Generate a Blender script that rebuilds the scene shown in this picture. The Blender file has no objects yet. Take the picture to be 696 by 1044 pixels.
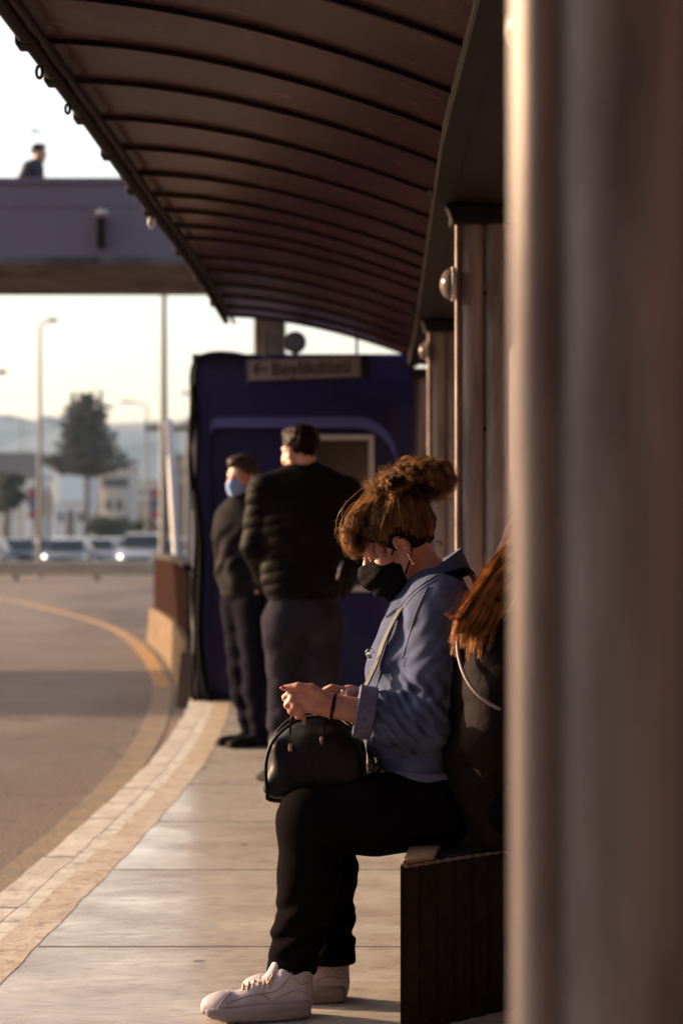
import bpy, bmesh, math, random
import numpy as np
import openvdb
from mathutils import Vector, Matrix
from mathutils.bvhtree import BVHTree
random.seed(7); RNG = np.random.default_rng(7)
SC = bpy.context.scene
COL = SC.collection
R = math.radians
F_PX, CX, HZ, CAMZ = 2000.0, 348.0, 545.0, 1.21
def P(x, y, d):
    """a point d metres ahead of the lens that stands at x, y of the photograph's survey"""
    return np.array([(x-CX)*d/F_PX, d, CAMZ-(y-HZ)*d/F_PX])
def V(*a): return np.array(a, float)
def nrm(v): v = np.asarray(v, float); return v/np.linalg.norm(v)
def lerp(a, b, t): return np.asarray(a)*(1-t)+np.asarray(b)*t

# ------------------------------------------------------------------ materials
def mat(name, c1, rough=.6, metal=0.0, c2=None, nscale=6, detail=5, contrast=(.35,.65), bump=None, spec=.5, stretch=None,
        trans=0.0, emit=None, rough2=None, sheen=0, coat=0):
    m = bpy.data.materials.new(name); m.use_nodes = True
    nt = m.node_tree; N = nt.nodes; L = nt.links
    b = N['Principled BSDF']; out = N['Material Output']
    def c4(c): return (c[0], c[1], c[2], 1)
    b.inputs['Base Color'].default_value = c4(c1); b.inputs['Roughness'].default_value = rough
    b.inputs['Metallic'].default_value = metal; b.inputs['Specular IOR Level'].default_value = spec
    if sheen: b.inputs['Sheen Weight'].default_value = sheen
    if coat: b.inputs['Coat Weight'].default_value = coat
    tc = N.new('ShaderNodeTexCoord'); mp = N.new('ShaderNodeMapping')
    L.new(tc.outputs['Object'], mp.inputs['Vector'])
    if stretch: mp.inputs['Scale'].default_value = stretch
    col = None
    if c2 is not None:
        n = N.new('ShaderNodeTexNoise'); n.inputs['Scale'].default_value = nscale; n.inputs['Detail'].default_value = detail
        n.inputs['Roughness'].default_value = .62
        L.new(mp.outputs[0], n.inputs['Vector'])
        r = N.new('ShaderNodeValToRGB'); r.color_ramp.elements[0].position = contrast[0]; r.color_ramp.elements[1].position = contrast[1]
        r.color_ramp.elements[0].color = c4(c1); r.color_ramp.elements[1].color = c4(c2)
        L.new(n.outputs['Fac'], r.inputs[0]); L.new(r.outputs[0], b.inputs['Base Color']); col = r.outputs[0]
        if rough2 is not None:
            mr = N.new('ShaderNodeMapRange'); mr.inputs['From Min'].default_value = contrast[0]; mr.inputs['From Max'].default_value = contrast[1]
            mr.inputs['To Min'].default_value = rough; mr.inputs['To Max'].default_value = rough2
            L.new(n.outputs['Fac'], mr.inputs[0]); L.new(mr.outputs[0], b.inputs['Roughness'])
    if bump:
        n2 = N.new('ShaderNodeTexNoise'); n2.inputs['Scale'].default_value = bump[0]; n2.inputs['Detail'].default_value = 6
        L.new(mp.outputs[0], n2.inputs['Vector'])
        bp = N.new('ShaderNodeBump'); bp.inputs['Strength'].default_value = bump[1]; bp.inputs['Distance'].default_value = bump[2] if len(bump) > 2 else .01
        L.new(n2.outputs['Fac'], bp.inputs['Height']); L.new(bp.outputs[0], b.inputs['Normal'])
    if trans:
        t = N.new('ShaderNodeBsdfTranslucent'); t.inputs['Color'].default_value = c4(c1)
        if col is not None: L.new(col, t.inputs['Color'])
        mx = N.new('ShaderNodeMixShader'); mx.inputs[0].default_value = trans
        L.new(b.outputs[0], mx.inputs[1]); L.new(t.outputs[0], mx.inputs[2]); L.new(mx.outputs[0], out.inputs[0])
    if emit:
        b.inputs['Emission Color'].default_value = c4(emit[0]); b.inputs['Emission Strength'].default_value = emit[1]
    return m

M = {}
def mk(k, *a, **kw): M[k] = mat(k, *a, **kw); return M[k]
mk('asphalt', (.150,.104,.074), .75, c2=(.20,.142,.102), nscale=.7, detail=8, bump=(90,.5,.006), rough2=.65, spec=.16)
mk('dark_road_band', (.088,.062,.052), .7, spec=.16, c2=(.12,.086,.07), nscale=1.3, bump=(90,.4,.005))
mk('earth', (.16,.13,.10), .9, c2=(.09,.09,.06), nscale=.08)
mk('tile', (.58,.53,.45), .13, c2=(.29,.235,.19), nscale=2.6, detail=10, contrast=(.36,.70), bump=(11,.18,.012), rough2=.36, stretch=(.8,1.5,1))
mk('kerb_stone', (.58,.52,.42), .6, c2=(.40,.345,.27), nscale=5, bump=(40,.4,.008))
mk('kerb_white', (.64,.58,.48), .55, c2=(.44,.375,.29), nscale=7, bump=(40,.3,.006))
mk('tactile_tan', (.40,.29,.17), .5, c2=(.52,.43,.31), nscale=6, detail=8, bump=(30,.4,.008))
mk('yellow_paint', (.50,.25,.045), .65, spec=.15, c2=(.26,.17,.09), nscale=2.5, detail=8, bump=(60,.3,.004))
mk('faded_paint', (.27,.19,.10), .65, spec=.15, c2=(.18,.145,.11), nscale=5, detail=9, bump=(70,.4,.004))
mk('joint', (.20,.155,.12), .7)
mk('alu', (.36,.30,.268), .52, metal=.40, c2=(.16,.115,.105), nscale=3.4, detail=8, contrast=(.46,.66), stretch=(3,3,.40), bump=(50,.06,.003), rough2=.62)
mk('alu_edge', (.30,.225,.175), .62, metal=.5, c2=(.14,.09,.08), nscale=9, stretch=(3,3,.6))
mk('dark_metal', (.009,.0045,.0045), .65, metal=0, c2=(.018,.010,.009), nscale=9, bump=(60,.1,.003), spec=.10)
mk('gutter', (.016,.007,.0075), .6, spec=.1, c2=(.010,.005,.005), nscale=5)
mk('back_wall', (.075,.048,.052), .7, c2=(.05,.03,.034), nscale=2)
mk('concrete', (.20,.145,.10), .9, spec=0, c2=(.12,.09,.065), nscale=3, detail=8, bump=(25,.3,.01))
mk('bridge_paint', (.165,.118,.16), .6, c2=(.135,.098,.132), nscale=.6, detail=6)
mk('bridge_dark', (.15,.12,.125), .8, c2=(.07,.05,.05), nscale=1.6, detail=8, stretch=(1.5,1,.35))
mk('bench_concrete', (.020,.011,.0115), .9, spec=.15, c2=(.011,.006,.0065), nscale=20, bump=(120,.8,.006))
mk('bench_top', (.36,.24,.14), .5, c2=(.25,.16,.09), nscale=8, bump=(60,.3,.004))
mk('kiosk_blue', (.010,.0042,.070), .5, spec=.2, c2=(.007,.003,.052), nscale=2, coat=.15)
mk('kiosk_rim', (.075,.090,.30), .4)
mk('pale_trim', (.55,.50,.47), .45)
mk('window_dark', (.030,.016,.012), .12, c2=(.06,.034,.024), nscale=3)
mk('sign_face', (.27,.215,.225), .5, c2=(.24,.19,.20), nscale=4)
mk('sign_ink', (.055,.022,.028), .6)
mk('cable', (.004,.003,.003), .8, spec=.05)
mk('glass_white', (.15,.115,.10), .15, trans=.3)
mk('rail_tan', (.50,.39,.27), .5, metal=.35, c2=(.40,.30,.2), nscale=1.5)
mk('brown_panel', (.038,.020,.016), .8, spec=0, c2=(.026,.014,.012), nscale=4, stretch=(6,6,.6))
mk('white_paint', (.78,.74,.70), .5)
mk('grey_pole', (.09,.08,.08), .6)
mk('lamp_glow', (1,.95,.85), .4, emit=((1,.90,.76), 2.4))
mk('wall_white', (.70,.66,.62), .8, c2=(.6,.56,.52), nscale=.5)
mk('wall_cream', (.56,.48,.40), .8, c2=(.48,.40,.33), nscale=.5)
mk('wall_tan', (.42,.33,.24), .8, c2=(.36,.28,.2), nscale=.5)
mk('wall_orange', (.50,.24,.15), .8)
mk('wall_brown', (.16,.11,.09), .8)
mk('roof_grey', (.22,.19,.18), .8)
mk('banner_red', (.25,.05,.07), .6); mk('banner_blue', (.10,.11,.16), .6); mk('panel_pale', (.72,.74,.76), .5)
mk('far_glass', (.06,.065,.075), .15)
mk('conifer', (.022,.020,.014), .8, c2=(.034,.032,.02), nscale=1.2)
mk('leaf', (.05,.055,.028), .8, c2=(.075,.075,.04), nscale=1.2)
mk('bark', (.07,.05,.038), .9)
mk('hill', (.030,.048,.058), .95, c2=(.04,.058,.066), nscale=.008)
for k, c in dict(car_silver=(.22,.215,.215), car_white=(.36,.34,.32), car_dark=(.035,.035,.045), car_grey=(.16,.16,.17), car_red=(.22,.04,.04)).items():
    mk(k, c, .25, metal=.3, coat=.5)
mk('tyre', (.02,.02,.02), .8); mk('rim', (.5,.5,.5), .3, metal=.8)
# people
mk('skin', (.44,.20,.135), .5, c2=(.36,.145,.10), nscale=14, bump=(160,.12,.002))
mk('skin_fair', (.52,.28,.19), .5, c2=(.45,.22,.15), nscale=14)
mk('eye_white', (.75,.70,.66), .2); mk('eye_dark', (.03,.015,.01), .15)
mk('denim', (.044,.054,.105), .9, c2=(.068,.080,.142), nscale=22, detail=8, bump=(420,.35,.002), spec=.12)
mk('denim_edge', (.10,.095,.155), .9, c2=(.05,.05,.10), nscale=60, bump=(420,.35,.002))
mk('black_cloth', (.0026,.0014,.0016), .9, c2=(.004,.0025,.003), nscale=14, bump=(300,.3,.002), spec=.02)
mk('mask_black', (.0045,.003,.004), .85, bump=(300,.2,.001), spec=.06)
mk('mask_blue', (.24,.36,.66), .8, bump=(100,.2,.002))
mk('sneaker', (.40,.345,.365), .65, c2=(.32,.27,.295), nscale=9, bump=(240,.3,.002))
mk('sneaker_sole', (.24,.195,.20), .6, c2=(.17,.135,.14), nscale=12)
mk('sneaker_panel', (.25,.185,.24), .6, bump=(300,.4,.002))
mk('lace', (.42,.30,.21), .8)
mk('bag_leather', (.004,.0025,.003), .48, c2=(.008,.006,.0065), nscale=10, bump=(120,.35,.003), spec=.16)
mk('strap_olive', (.022,.015,.010), .7, bump=(260,.3,.002))
mk('steel', (.75,.72,.68), .22, metal=1)
mk('nail_red', (.55,.012,.03), .2, coat=.6)
mk('gold', (.8,.55,.25), .25, metal=1)
mk('shirt', (.62,.54,.42), .8, c2=(.06,.05,.05), nscale=60, detail=1, contrast=(.47,.53))
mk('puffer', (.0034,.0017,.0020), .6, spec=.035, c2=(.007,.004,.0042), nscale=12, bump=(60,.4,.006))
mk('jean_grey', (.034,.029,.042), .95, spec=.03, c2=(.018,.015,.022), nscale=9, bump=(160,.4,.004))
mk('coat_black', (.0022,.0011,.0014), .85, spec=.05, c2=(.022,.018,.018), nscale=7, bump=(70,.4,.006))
mk('jean_navy', (.006,.004,.011), .95, spec=.05, c2=(.004,.003,.007), nscale=9, bump=(160,.4,.004))
mk('shoe_black', (.006,.004,.004), .75, spec=.06)
mk('shirt_red', (.20,.02,.03), .8)
mk('girl_jacket', (.0055,.0022,.0022), .8, spec=.08, c2=(.009,.004,.004), nscale=8, bump=(50,.4,.006))
mk('cord', (.20,.155,.155), .6)
mk('navy_jacket', (.022,.018,.032), .8)
def hair_mat(k, c, tint, tr=.45):
    m = bpy.data.materials.new(k); m.use_nodes = True; N = m.node_tree.nodes; L = m.node_tree.links
    b = N['Principled BSDF']; b.inputs['Base Color'].default_value = (*c, 1); b.inputs['Roughness'].default_value = .42
    b.inputs['Specular IOR Level'].default_value = .6 if tr > .35 else .08; b.inputs['Specular Tint'].default_value = (*tint, 1)
    t = N.new('ShaderNodeBsdfTranslucent'); t.inputs['Color'].default_value = (*tint, 1)
    tc = N.new('ShaderNodeTexCoord'); n = N.new('ShaderNodeTexNoise'); n.inputs['Scale'].default_value = 30
    L.new(tc.outputs['Object'], n.inputs['Vector'])
    r = N.new('ShaderNodeValToRGB'); r.color_ramp.elements[0].position = .35; r.color_ramp.elements[1].position = .68
    r.color_ramp.elements[0].color = (c[0]*.55, c[1]*.5, c[2]*.5, 1); r.color_ramp.elements[1].color = (*[min(1, v*1.6) for v in c], 1)
    g = N.new('ShaderNodeNewGeometry'); ad = N.new('ShaderNodeMath'); ad.operation = 'MULTIPLY_ADD'; ad.inputs[1].default_value = .30; L.new(g.outputs['Random Per Island'], ad.inputs[0])
    sc_ = N.new('ShaderNodeMath'); sc_.operation = 'MULTIPLY'; sc_.inputs[1].default_value = .70; L.new(n.outputs['Fac'], sc_.inputs[0]); L.new(sc_.outputs[0], ad.inputs[2])
    L.new(ad.outputs[0], r.inputs[0]); L.new(r.outputs[0], b.inputs['Base Color'])
    r2 = N.new('ShaderNodeValToRGB'); r2.color_ramp.elements[0].position = .3; r2.color_ramp.elements[1].position = .72
    r2.color_ramp.elements[0].color = (tint[0]*.22, tint[1]*.18, tint[2]*.15, 1); r2.color_ramp.elements[1].color = (*tint, 1); L.new(ad.outputs[0], r2.inputs[0]); L.new(r2.outputs[0], t.inputs['Color'])
    mx = N.new('ShaderNodeMixShader'); mx.inputs[0].default_value = tr
    L.new(b.outputs[0], mx.inputs[1]); L.new(t.outputs[0], mx.inputs[2]); L.new(mx.outputs[0], N['Material Output'].inputs[0])
    M[k] = m
hair_mat('hair_auburn', (.21,.100,.047), (1.0,.70,.38), .48)
hair_mat('hair_core', (.025,.010,.005), (.12,.05,.02), .10)
hair_mat('hair_ginger', (.33,.155,.060), (.98,.58,.25), .48)
hair_mat('hair_brown', (.014,.006,.005), (.12,.045,.025), .15)
hair_mat('hair_grey', (.05,.036,.029), (.30,.19,.13), .2)

# roof sheet: smoked polycarbonate with dirt, water marks and painted glints
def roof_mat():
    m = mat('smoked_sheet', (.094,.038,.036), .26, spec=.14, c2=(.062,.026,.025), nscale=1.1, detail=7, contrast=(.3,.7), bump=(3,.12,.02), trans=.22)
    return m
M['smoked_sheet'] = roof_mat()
def worn_tile():
    m = M['tile']; nt = m.node_tree; N = nt.nodes; L = nt.links; b = N['Principled BSDF']
    tc = N.new('ShaderNodeTexCoord')
    base = b.inputs['Base Color'].links[0].from_socket
    def layer(prev, tex, lo, hi, col, fac):
        r = N.new('ShaderNodeMapRange'); r.inputs['From Min'].default_value = lo; r.inputs['From Max'].default_value = hi; r.inputs['To Max'].default_value = fac
        L.new(tex, r.inputs[0]); mx = N.new('ShaderNodeMix'); mx.data_type = 'RGBA'; L.new(r.outputs[0], mx.inputs['Factor']); L.new(prev, mx.inputs['A']); mx.inputs['B'].default_value = (*col, 1); return mx.outputs['Result']
    v = N.new('ShaderNodeTexVoronoi'); v.inputs['Scale'].default_value = 3.1; v.inputs['Randomness'].default_value = 1; L.new(tc.outputs['Object'], v.inputs['Vector'])
    o = layer(base, v.outputs['Distance'], .085, .06, (.07,.052,.045), .75)
    n = N.new('ShaderNodeTexNoise'); n.inputs['Scale'].default_value = 38; n.inputs['Detail'].default_value = 8; mp = N.new('ShaderNodeMapping'); mp.inputs['Scale'].default_value = (.35,1.2,1); L.new(tc.outputs['Object'], mp.inputs[0]); L.new(mp.outputs[0], n.inputs['Vector'])
    o = layer(o, n.outputs['Fac'], .50, .68, (.22,.155,.115), .55)
    n2 = N.new('ShaderNodeTexNoise'); n2.inputs['Scale'].default_value = .9; n2.inputs['Detail'].default_value = 7; n2.inputs['Distortion'].default_value = 1.2; L.new(tc.outputs['Object'], n2.inputs['Vector'])
    o = layer(o, n2.outputs['Fac'], .52, .66, (.24,.17,.125), .55)
    L.new(o, b.inputs['Base Color'])
worn_tile()
def grain(k, scale, lo, hi, col, fac, stretch=(1,1,1)):
    m = M[k]; N = m.node_tree.nodes; L = m.node_tree.links; b = N['Principled BSDF']; base = b.inputs['Base Color'].links[0].from_socket
    tc = N.new('ShaderNodeTexCoord'); mp = N.new('ShaderNodeMapping'); mp.inputs['Scale'].default_value = stretch; L.new(tc.outputs['Object'], mp.inputs[0])
    n = N.new('ShaderNodeTexNoise'); n.inputs['Scale'].default_value = scale; n.inputs['Detail'].default_value = 3; L.new(mp.outputs[0], n.inputs['Vector'])
    r = N.new('ShaderNodeMapRange'); r.inputs['From Min'].default_value = lo; r.inputs['From Max'].default_value = hi; r.inputs['To Max'].default_value = fac; L.new(n.outputs['Fac'], r.inputs[0])
    mx = N.new('ShaderNodeMix'); mx.data_type = 'RGBA'; L.new(r.outputs[0], mx.inputs['Factor']); L.new(base, mx.inputs['A']); mx.inputs['B'].default_value = (*col, 1); L.new(mx.outputs['Result'], b.inputs['Base Color'])
def cracks(k, scale, w, col):
    m = M[k]; N = m.node_tree.nodes; L = m.node_tree.links; b = N['Principled BSDF']; base = b.inputs['Base Color'].links[0].from_socket
    tc = N.new('ShaderNodeTexCoord'); n = N.new('ShaderNodeTexNoise'); n.inputs['Scale'].default_value = 1.6; n.inputs['Detail'].default_value = 5; L.new(tc.outputs['Object'], n.inputs['Vector'])
    mv = N.new('ShaderNodeMix'); mv.data_type = 'RGBA'; mv.inputs['Factor'].default_value = .35; L.new(tc.outputs['Object'], mv.inputs['A']); L.new(n.outputs['Color'], mv.inputs['B'])
    v = N.new('ShaderNodeTexVoronoi'); v.feature = 'DISTANCE_TO_EDGE'; v.inputs['Scale'].default_value = scale; L.new(mv.outputs['Result'], v.inputs['Vector'])
    r = N.new('ShaderNodeMapRange'); r.inputs['From Min'].default_value = w; r.inputs['From Max'].default_value = 0; r.inputs['To Max'].default_value = .8; L.new(v.outputs['Distance'], r.inputs[0])
    mx = N.new('ShaderNodeMix'); mx.data_type = 'RGBA'; L.new(r.outputs[0], mx.inputs['Factor']); L.new(base, mx.inputs['A']); mx.inputs['B'].default_value = (*col, 1); L.new(mx.outputs['Result'], b.inputs['Base Color'])
cracks('asphalt', .55, .006, (.03,.02,.016))
grain('smoked_sheet', 8, .66, .73, (.34,.17,.13), .6, (1,4,1))  # pale stretched specks put glints into the sheet's colour
grain('asphalt', 55, .50, .66, (.24,.19,.14), .8); grain('asphalt', 48, .36, .50, (.020,.014,.012), 0); grain('asphalt', 60, .52, .40, (.03,.02,.016), .7); grain('asphalt', .35, .48, .68, (.040,.026,.021), .85, (1,.22,1))
grain('tactile_tan', 22, .52, .66, (.20,.12,.06), .6); grain('kerb_stone', 14, .56, .70, (.22,.16,.11), .7); grain('kerb_white', 12, .55, .68, (.20,.14,.09), .75)
grain('faded_paint', 60, .50, .62, (.09,.065,.045), .7); grain('yellow_paint', 40, .54, .66, (.12,.085,.06), .7)
grain('smoked_sheet', 2.2, .55, .72, (.035,.012,.012), .7, (1,3,1)); grain('bridge_dark', 1.1, .52, .62, (.03,.014,.010), .8, (1.5,1,1))

# ------------------------------------------------------------------ objects
WL = {}                        # world position of every object's origin
def prop(o, label=None, cat=None, group=None, kind=None):
    for k, v in (('label', label), ('category', cat), ('group', group), ('kind', kind)):
        if v: o[k] = v
    return o
def empty(name, loc, label, cat, group=None):
    o = bpy.data.objects.new(name, None); COL.objects.link(o); o.empty_display_size = .1
    o.location = Vector(loc); WL[o] = np.asarray(loc, float)
    return prop(o, label, cat, group)
def link(name, me, m, parent=None, loc=None, smooth=False, label=None, cat=None, group=None, kind=None):
    """links a mesh whose vertices are in world metres; its origin becomes loc (or the parent's)"""
    o = bpy.data.objects.new(name, me); COL.objects.link(o)
    org = np.asarray(loc, float) if loc is not None else (WL[parent] if parent else np.zeros(3))
    if np.any(org): me.transform(Matrix.Translation(-Vector(org)))
    WL[o] = org
    o.location = Vector(org - (WL[parent] if parent else 0))
    if parent: o.parent = parent
    if m: me.materials.append(M[m] if isinstance(m, str) else m)
    if smooth:
        me.polygons.foreach_set('use_smooth', np.ones(len(me.polygons), bool))
    me.update()
    return prop(o, label, cat, group, kind)
def pymesh(vs, fs):
    me = bpy.data.meshes.new('m'); me.from_pydata([tuple(v) for v in vs], [], fs); me.update(); return me

class MB:
    def __init__(s): s.bm = bmesh.new()
    def _bev(s, geom_faces, bev, seg=2):
        if bev:
            es = list({e for f in geom_faces for e in f.edges})
            bmesh.ops.bevel(s.bm, geom=es, offset=bev, segments=seg, affect='EDGES', profile=.5, clamp_overlap=True)
    def box(s, lo, hi, bev=0, rot=None, piv=None):
        lo, hi = np.array(lo, float), np.array(hi, float)
        vs = [s.bm.verts.new(Vector((x, y, z))) for z in (lo[2], hi[2]) for y in (lo[1], hi[1]) for x in (lo[0], hi[0])]
        if rot is not None:
            c = Vector(piv if piv is not None else (lo+hi)/2)
            for v in vs: v.co = c + rot @ (v.co-c)
        fs = [s.bm.faces.new([vs[i] for i in q]) for q in ((0,2,3,1),(4,5,7,6),(0,1,5,4),(2,6,7,3),(0,4,6,2),(1,3,7,5))]
        s._bev(fs, bev); return s
    def prism(s, pts, vec, bev=0, seg=2):
        """closed polygon (3-D points) pushed along vec"""
        vec = Vector(vec); a = [s.bm.verts.new(Vector(p)) for p in pts]; b = [s.bm.verts.new(Vector(p)+vec) for p in pts]
        n = len(pts); fs = [s.bm.faces.new(a[::-1]), s.bm.faces.new(b)]
        for i in range(n): fs.append(s.bm.faces.new((a[i], a[(i+1) % n], b[(i+1) % n], b[i])))
        s._bev(fs, bev, seg); return s
    def tube(s, pts, r, n=8, cap=True):
        pts = [np.asarray(p, float) for p in pts]; rs = r if hasattr(r, '__len__') else [r]*len(pts)
        rings = []; up = None
        for i, p in enumerate(pts):
            t = nrm(pts[min(i+1, len(pts)-1)]-pts[max(i-1, 0)])
            if up is None: up = V(0, 0, 1) if abs(t[2]) < .9 else V(1, 0, 0)
            a = nrm(np.cross(t, up)); b = np.cross(a, t); up = b
            rings.append([s.bm.verts.new(Vector(p+rs[i]*(math.cos(q)*a+math.sin(q)*b))) for q in [2*math.pi*k/n for k in range(n)]])
        for A, B in zip(rings, rings[1:]):
            for k in range(n): s.bm.faces.new((A[k], A[(k+1) % n], B[(k+1) % n], B[k]))
        if cap and n > 2:
            s.bm.faces.new(rings[0][::-1]); s.bm.faces.new(rings[-1])
        return s
    def ribbon(s, pts, w, th, side):
        """flat strap of width w along side, thickness th"""
        pts = [np.asarray(p, float) for p in pts]; rings = []
        for i, p in enumerate(pts):
            t = nrm(pts[min(i+1, len(pts)-1)]-pts[max(i-1, 0)]); a = nrm(np.asarray(side)-t*np.dot(side, t)); b = np.cross(t, a)
            rings.append([s.bm.verts.new(Vector(p+a*w/2*i1+b*th/2*j)) for i1, j in ((-1,-1),(1,-1),(1,1),(-1,1))])
        for A, B in zip(rings, rings[1:]):
            for k in range(4): s.bm.faces.new((A[k], A[(k+1) % 4], B[(k+1) % 4], B[k]))
        s.bm.faces.new(rings[0][::-1]); s.bm.faces.new(rings[-1]); return s
    def ball(s, c, r, sub=2, sc=(1,1,1)):
        g = bmesh.ops.create_icosphere(s.bm, subdivisions=sub, radius=r)
        for v in g['verts']: v.co = Vector((v.co.x*sc[0]+c[0], v.co.y*sc[1]+c[1], v.co.z*sc[2]+c[2]))
        return s
    def disc(s, c, ax, r, h, n=24, bev=0):
        ax = nrm(ax); a = nrm(np.cross(ax, V(0,0,1) if abs(ax[2]) < .9 else V(1,0,0))); b = np.cross(ax, a)
        return s.prism([np.asarray(c)+r*(math.cos(q)*a+math.sin(q)*b) for q in [2*math.pi*k/n for k in range(n)]], ax*h, bev)
    def quad(s, *p): s.bm.faces.new([s.bm.verts.new(Vector(q)) for q in p]); return s
    def build(s, name, m, parent=None, smooth=False, **kw):
        bmesh.ops.recalc_face_normals(s.bm, faces=s.bm.faces[:])
        me = bpy.data.meshes.new(name); s.bm.to_mesh(me); s.bm.free()
        o = link(name, me, m, parent, smooth=smooth, **kw)
        if smooth == 'auto':
            me.polygons.foreach_set('use_smooth', np.ones(len(me.polygons), bool))
            me.set_sharp_from_angle(angle=R(35))
        return o
def copy_tree(o, parent=None):
    c = o.copy(); COL.objects.link(c)
    if parent: c.parent = parent
    for ch in [x for x in KIDS.get(o, [])]: copy_tree(ch, c)
    return c
KIDS = {}
def index_kids():
    KIDS.clear()
    for o in COL.objects:
        if o.parent: KIDS.setdefault(o.parent, []).append(o)

# ------------------------------------------------------------------ bodies and clothes grown as one surface
class Field:
    M_ = .05
    def __init__(s, lo, hi, vox):
        s.lo = np.asarray(lo, float); s.vox = vox
        s.n = np.ceil((np.asarray(hi)-s.lo)/vox).astype(int)+1
        s.a = np.full(s.n, s.M_, np.float32)
        s.ax = [(s.lo[i]+vox*np.arange(s.n[i])).astype(np.float32) for i in range(3)]
    def _sub(s, lo, hi):
        i0 = np.maximum(0, np.floor((np.asarray(lo)-s.M_-s.lo)/s.vox).astype(int)); i1 = np.minimum(s.n, np.ceil((np.asarray(hi)+s.M_-s.lo)/s.vox).astype(int)+1)
        if np.any(i1 <= i0): return None, None
        sl = tuple(slice(a, b) for a, b in zip(i0, i1))
        return sl, np.meshgrid(*[s.ax[i][sl[i]] for i in range(3)], indexing='ij', sparse=True)
    def _join(s, sl, d, k, op):
        A = s.a[sl]
        if op == 'add':
            if k <= 0: s.a[sl] = np.minimum(A, d)
            else:
                h = np.clip(.5+.5*(d-A)/k, 0, 1); s.a[sl] = d*(1-h)+A*h-k*h*(1-h)
        else:
            s.a[sl] = np.maximum(A, -d)
    def cone(s, a, b, ra, rb=None, k=.02, u=None, w=1.0, op='add'):
        a = np.asarray(a, float); b = np.asarray(b, float); rb = ra if rb is None else rb
        m = max(ra, rb)*max(1, w)
        sl, G = s._sub(np.minimum(a, b)-m, np.maximum(a, b)+m)
        if sl is None: return s
        ab = b-a; L2 = max(1e-9, ab@ab)
        px, py, pz = G[0]-a[0], G[1]-a[1], G[2]-a[2]
        t = np.clip((px*ab[0]+py*ab[1]+pz*ab[2])/L2, 0, 1)
        dx, dy, dz = px-t*ab[0], py-t*ab[1], pz-t*ab[2]
        q = dx*dx+dy*dy+dz*dz
        if u is not None:
            du = dx*u[0]+dy*u[1]+dz*u[2]; q = q-du*du*(1-1/(w*w))
        d = np.sqrt(np.maximum(q, 1e-12))-(ra+(rb-ra)*t)
        s._join(sl, d.astype(np.float32), k, op); return s
    def chain(s, pts, rs, k=.02, **kw):
        for i in range(len(pts)-1): s.cone(pts[i], pts[i+1], rs[i], rs[i+1], k, **kw)
        return s
    def ell(s, c, r, A=None, k=.02, op='add'):
        """ellipsoid with half-axes r along the rows of A"""
        c = np.asarray(c, float); A = np.eye(3) if A is None else np.asarray(A, float); r = np.asarray(r, float)
        e = np.sqrt(((A*r[:, None])**2).sum(0))
        sl, G = s._sub(c-e, c+e)
        if sl is None: return s
        p = [G[i]-c[i] for i in range(3)]
        l = [(p[0]*A[i][0]+p[1]*A[i][1]+p[2]*A[i][2]) for i in range(3)]
        k0 = np.sqrt(sum((l[i]/r[i])**2 for i in range(3))); k1 = np.sqrt(sum((l[i]/r[i]**2)**2 for i in range(3)))+1e-9
        s._join(sl, (k0*(k0-1)/k1).astype(np.float32), k, op); return s
    def rbox(s, c, h, A=None, r=.01, k=.01, op='add'):
        c = np.asarray(c, float); A = np.eye(3) if A is None else np.asarray(A, float); h = np.asarray(h, float)
        e = np.abs(A*h[:, None]).sum(0)
        sl, G = s._sub(c-e, c+e)
        if sl is None: return s
        p = [G[i]-c[i] for i in range(3)]
        l = [np.abs(p[0]*A[i][0]+p[1]*A[i][1]+p[2]*A[i][2])-(h[i]-r) for i in range(3)]
        d = np.sqrt(sum(np.maximum(x, 0)**2 for x in l))+np.minimum(np.maximum(np.maximum(l[0], l[1]), l[2]), 0)-r
        s._join(sl, d.astype(np.float32), k, op); return s
    def plane(s, p, n):
        """cut away everything on the n side of p"""
        n = nrm(n); G = np.meshgrid(*s.ax, indexing='ij', sparse=True)
        s.a = np.maximum(s.a, ((G[0]-p[0])*n[0]+(G[1]-p[1])*n[1]+(G[2]-p[2])*n[2]).astype(np.float32)); return s
    def warp(s, f):
        G = np.meshgrid(*s.ax, indexing='ij', sparse=True); s.a = (s.a+f(*G)).astype(np.float32); return s
    def fold(s, a, b, amp, freq, slant=0, rad=.12, ph=0.0, side=None):
        """creases that run across the limb from a to b"""
        a = np.asarray(a, float); b = np.asarray(b, float); L = np.linalg.norm(b-a); t_ = (b-a)/L
        sl, G = s._sub(np.minimum(a, b)-rad, np.maximum(a, b)+rad)
        if sl is None: return s
        px, py, pz = G[0]-a[0], G[1]-a[1], G[2]-a[2]
        t = px*t_[0]+py*t_[1]+pz*t_[2]
        sd = nrm(np.cross(t_, V(0, 1, 0) if abs(t_[1]) < .8 else V(1, 0, 0))) if side is None else np.asarray(side, float)
        q = px*sd[0]+py*sd[1]+pz*sd[2]
        q2 = py
        w = np.clip(t/L*5, 0, 1)*np.clip((1-t/L)*5, 0, 1)
        d2 = px*px+py*py+pz*pz-t*t
        w = w*np.clip(1.6-np.sqrt(np.maximum(d2, 0))/rad*1.2, 0, 1)
        s.a[sl] += (amp*w*(np.sin(freq*(t+slant*q)+ph+.8*np.sin(15*q+9*q2)+.9*np.sin(freq*.37*t+2))+.35*np.sin(freq*1.9*(t+slant*.5*q)+ph*2+11*q2))).astype(np.float32)
        return s
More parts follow.
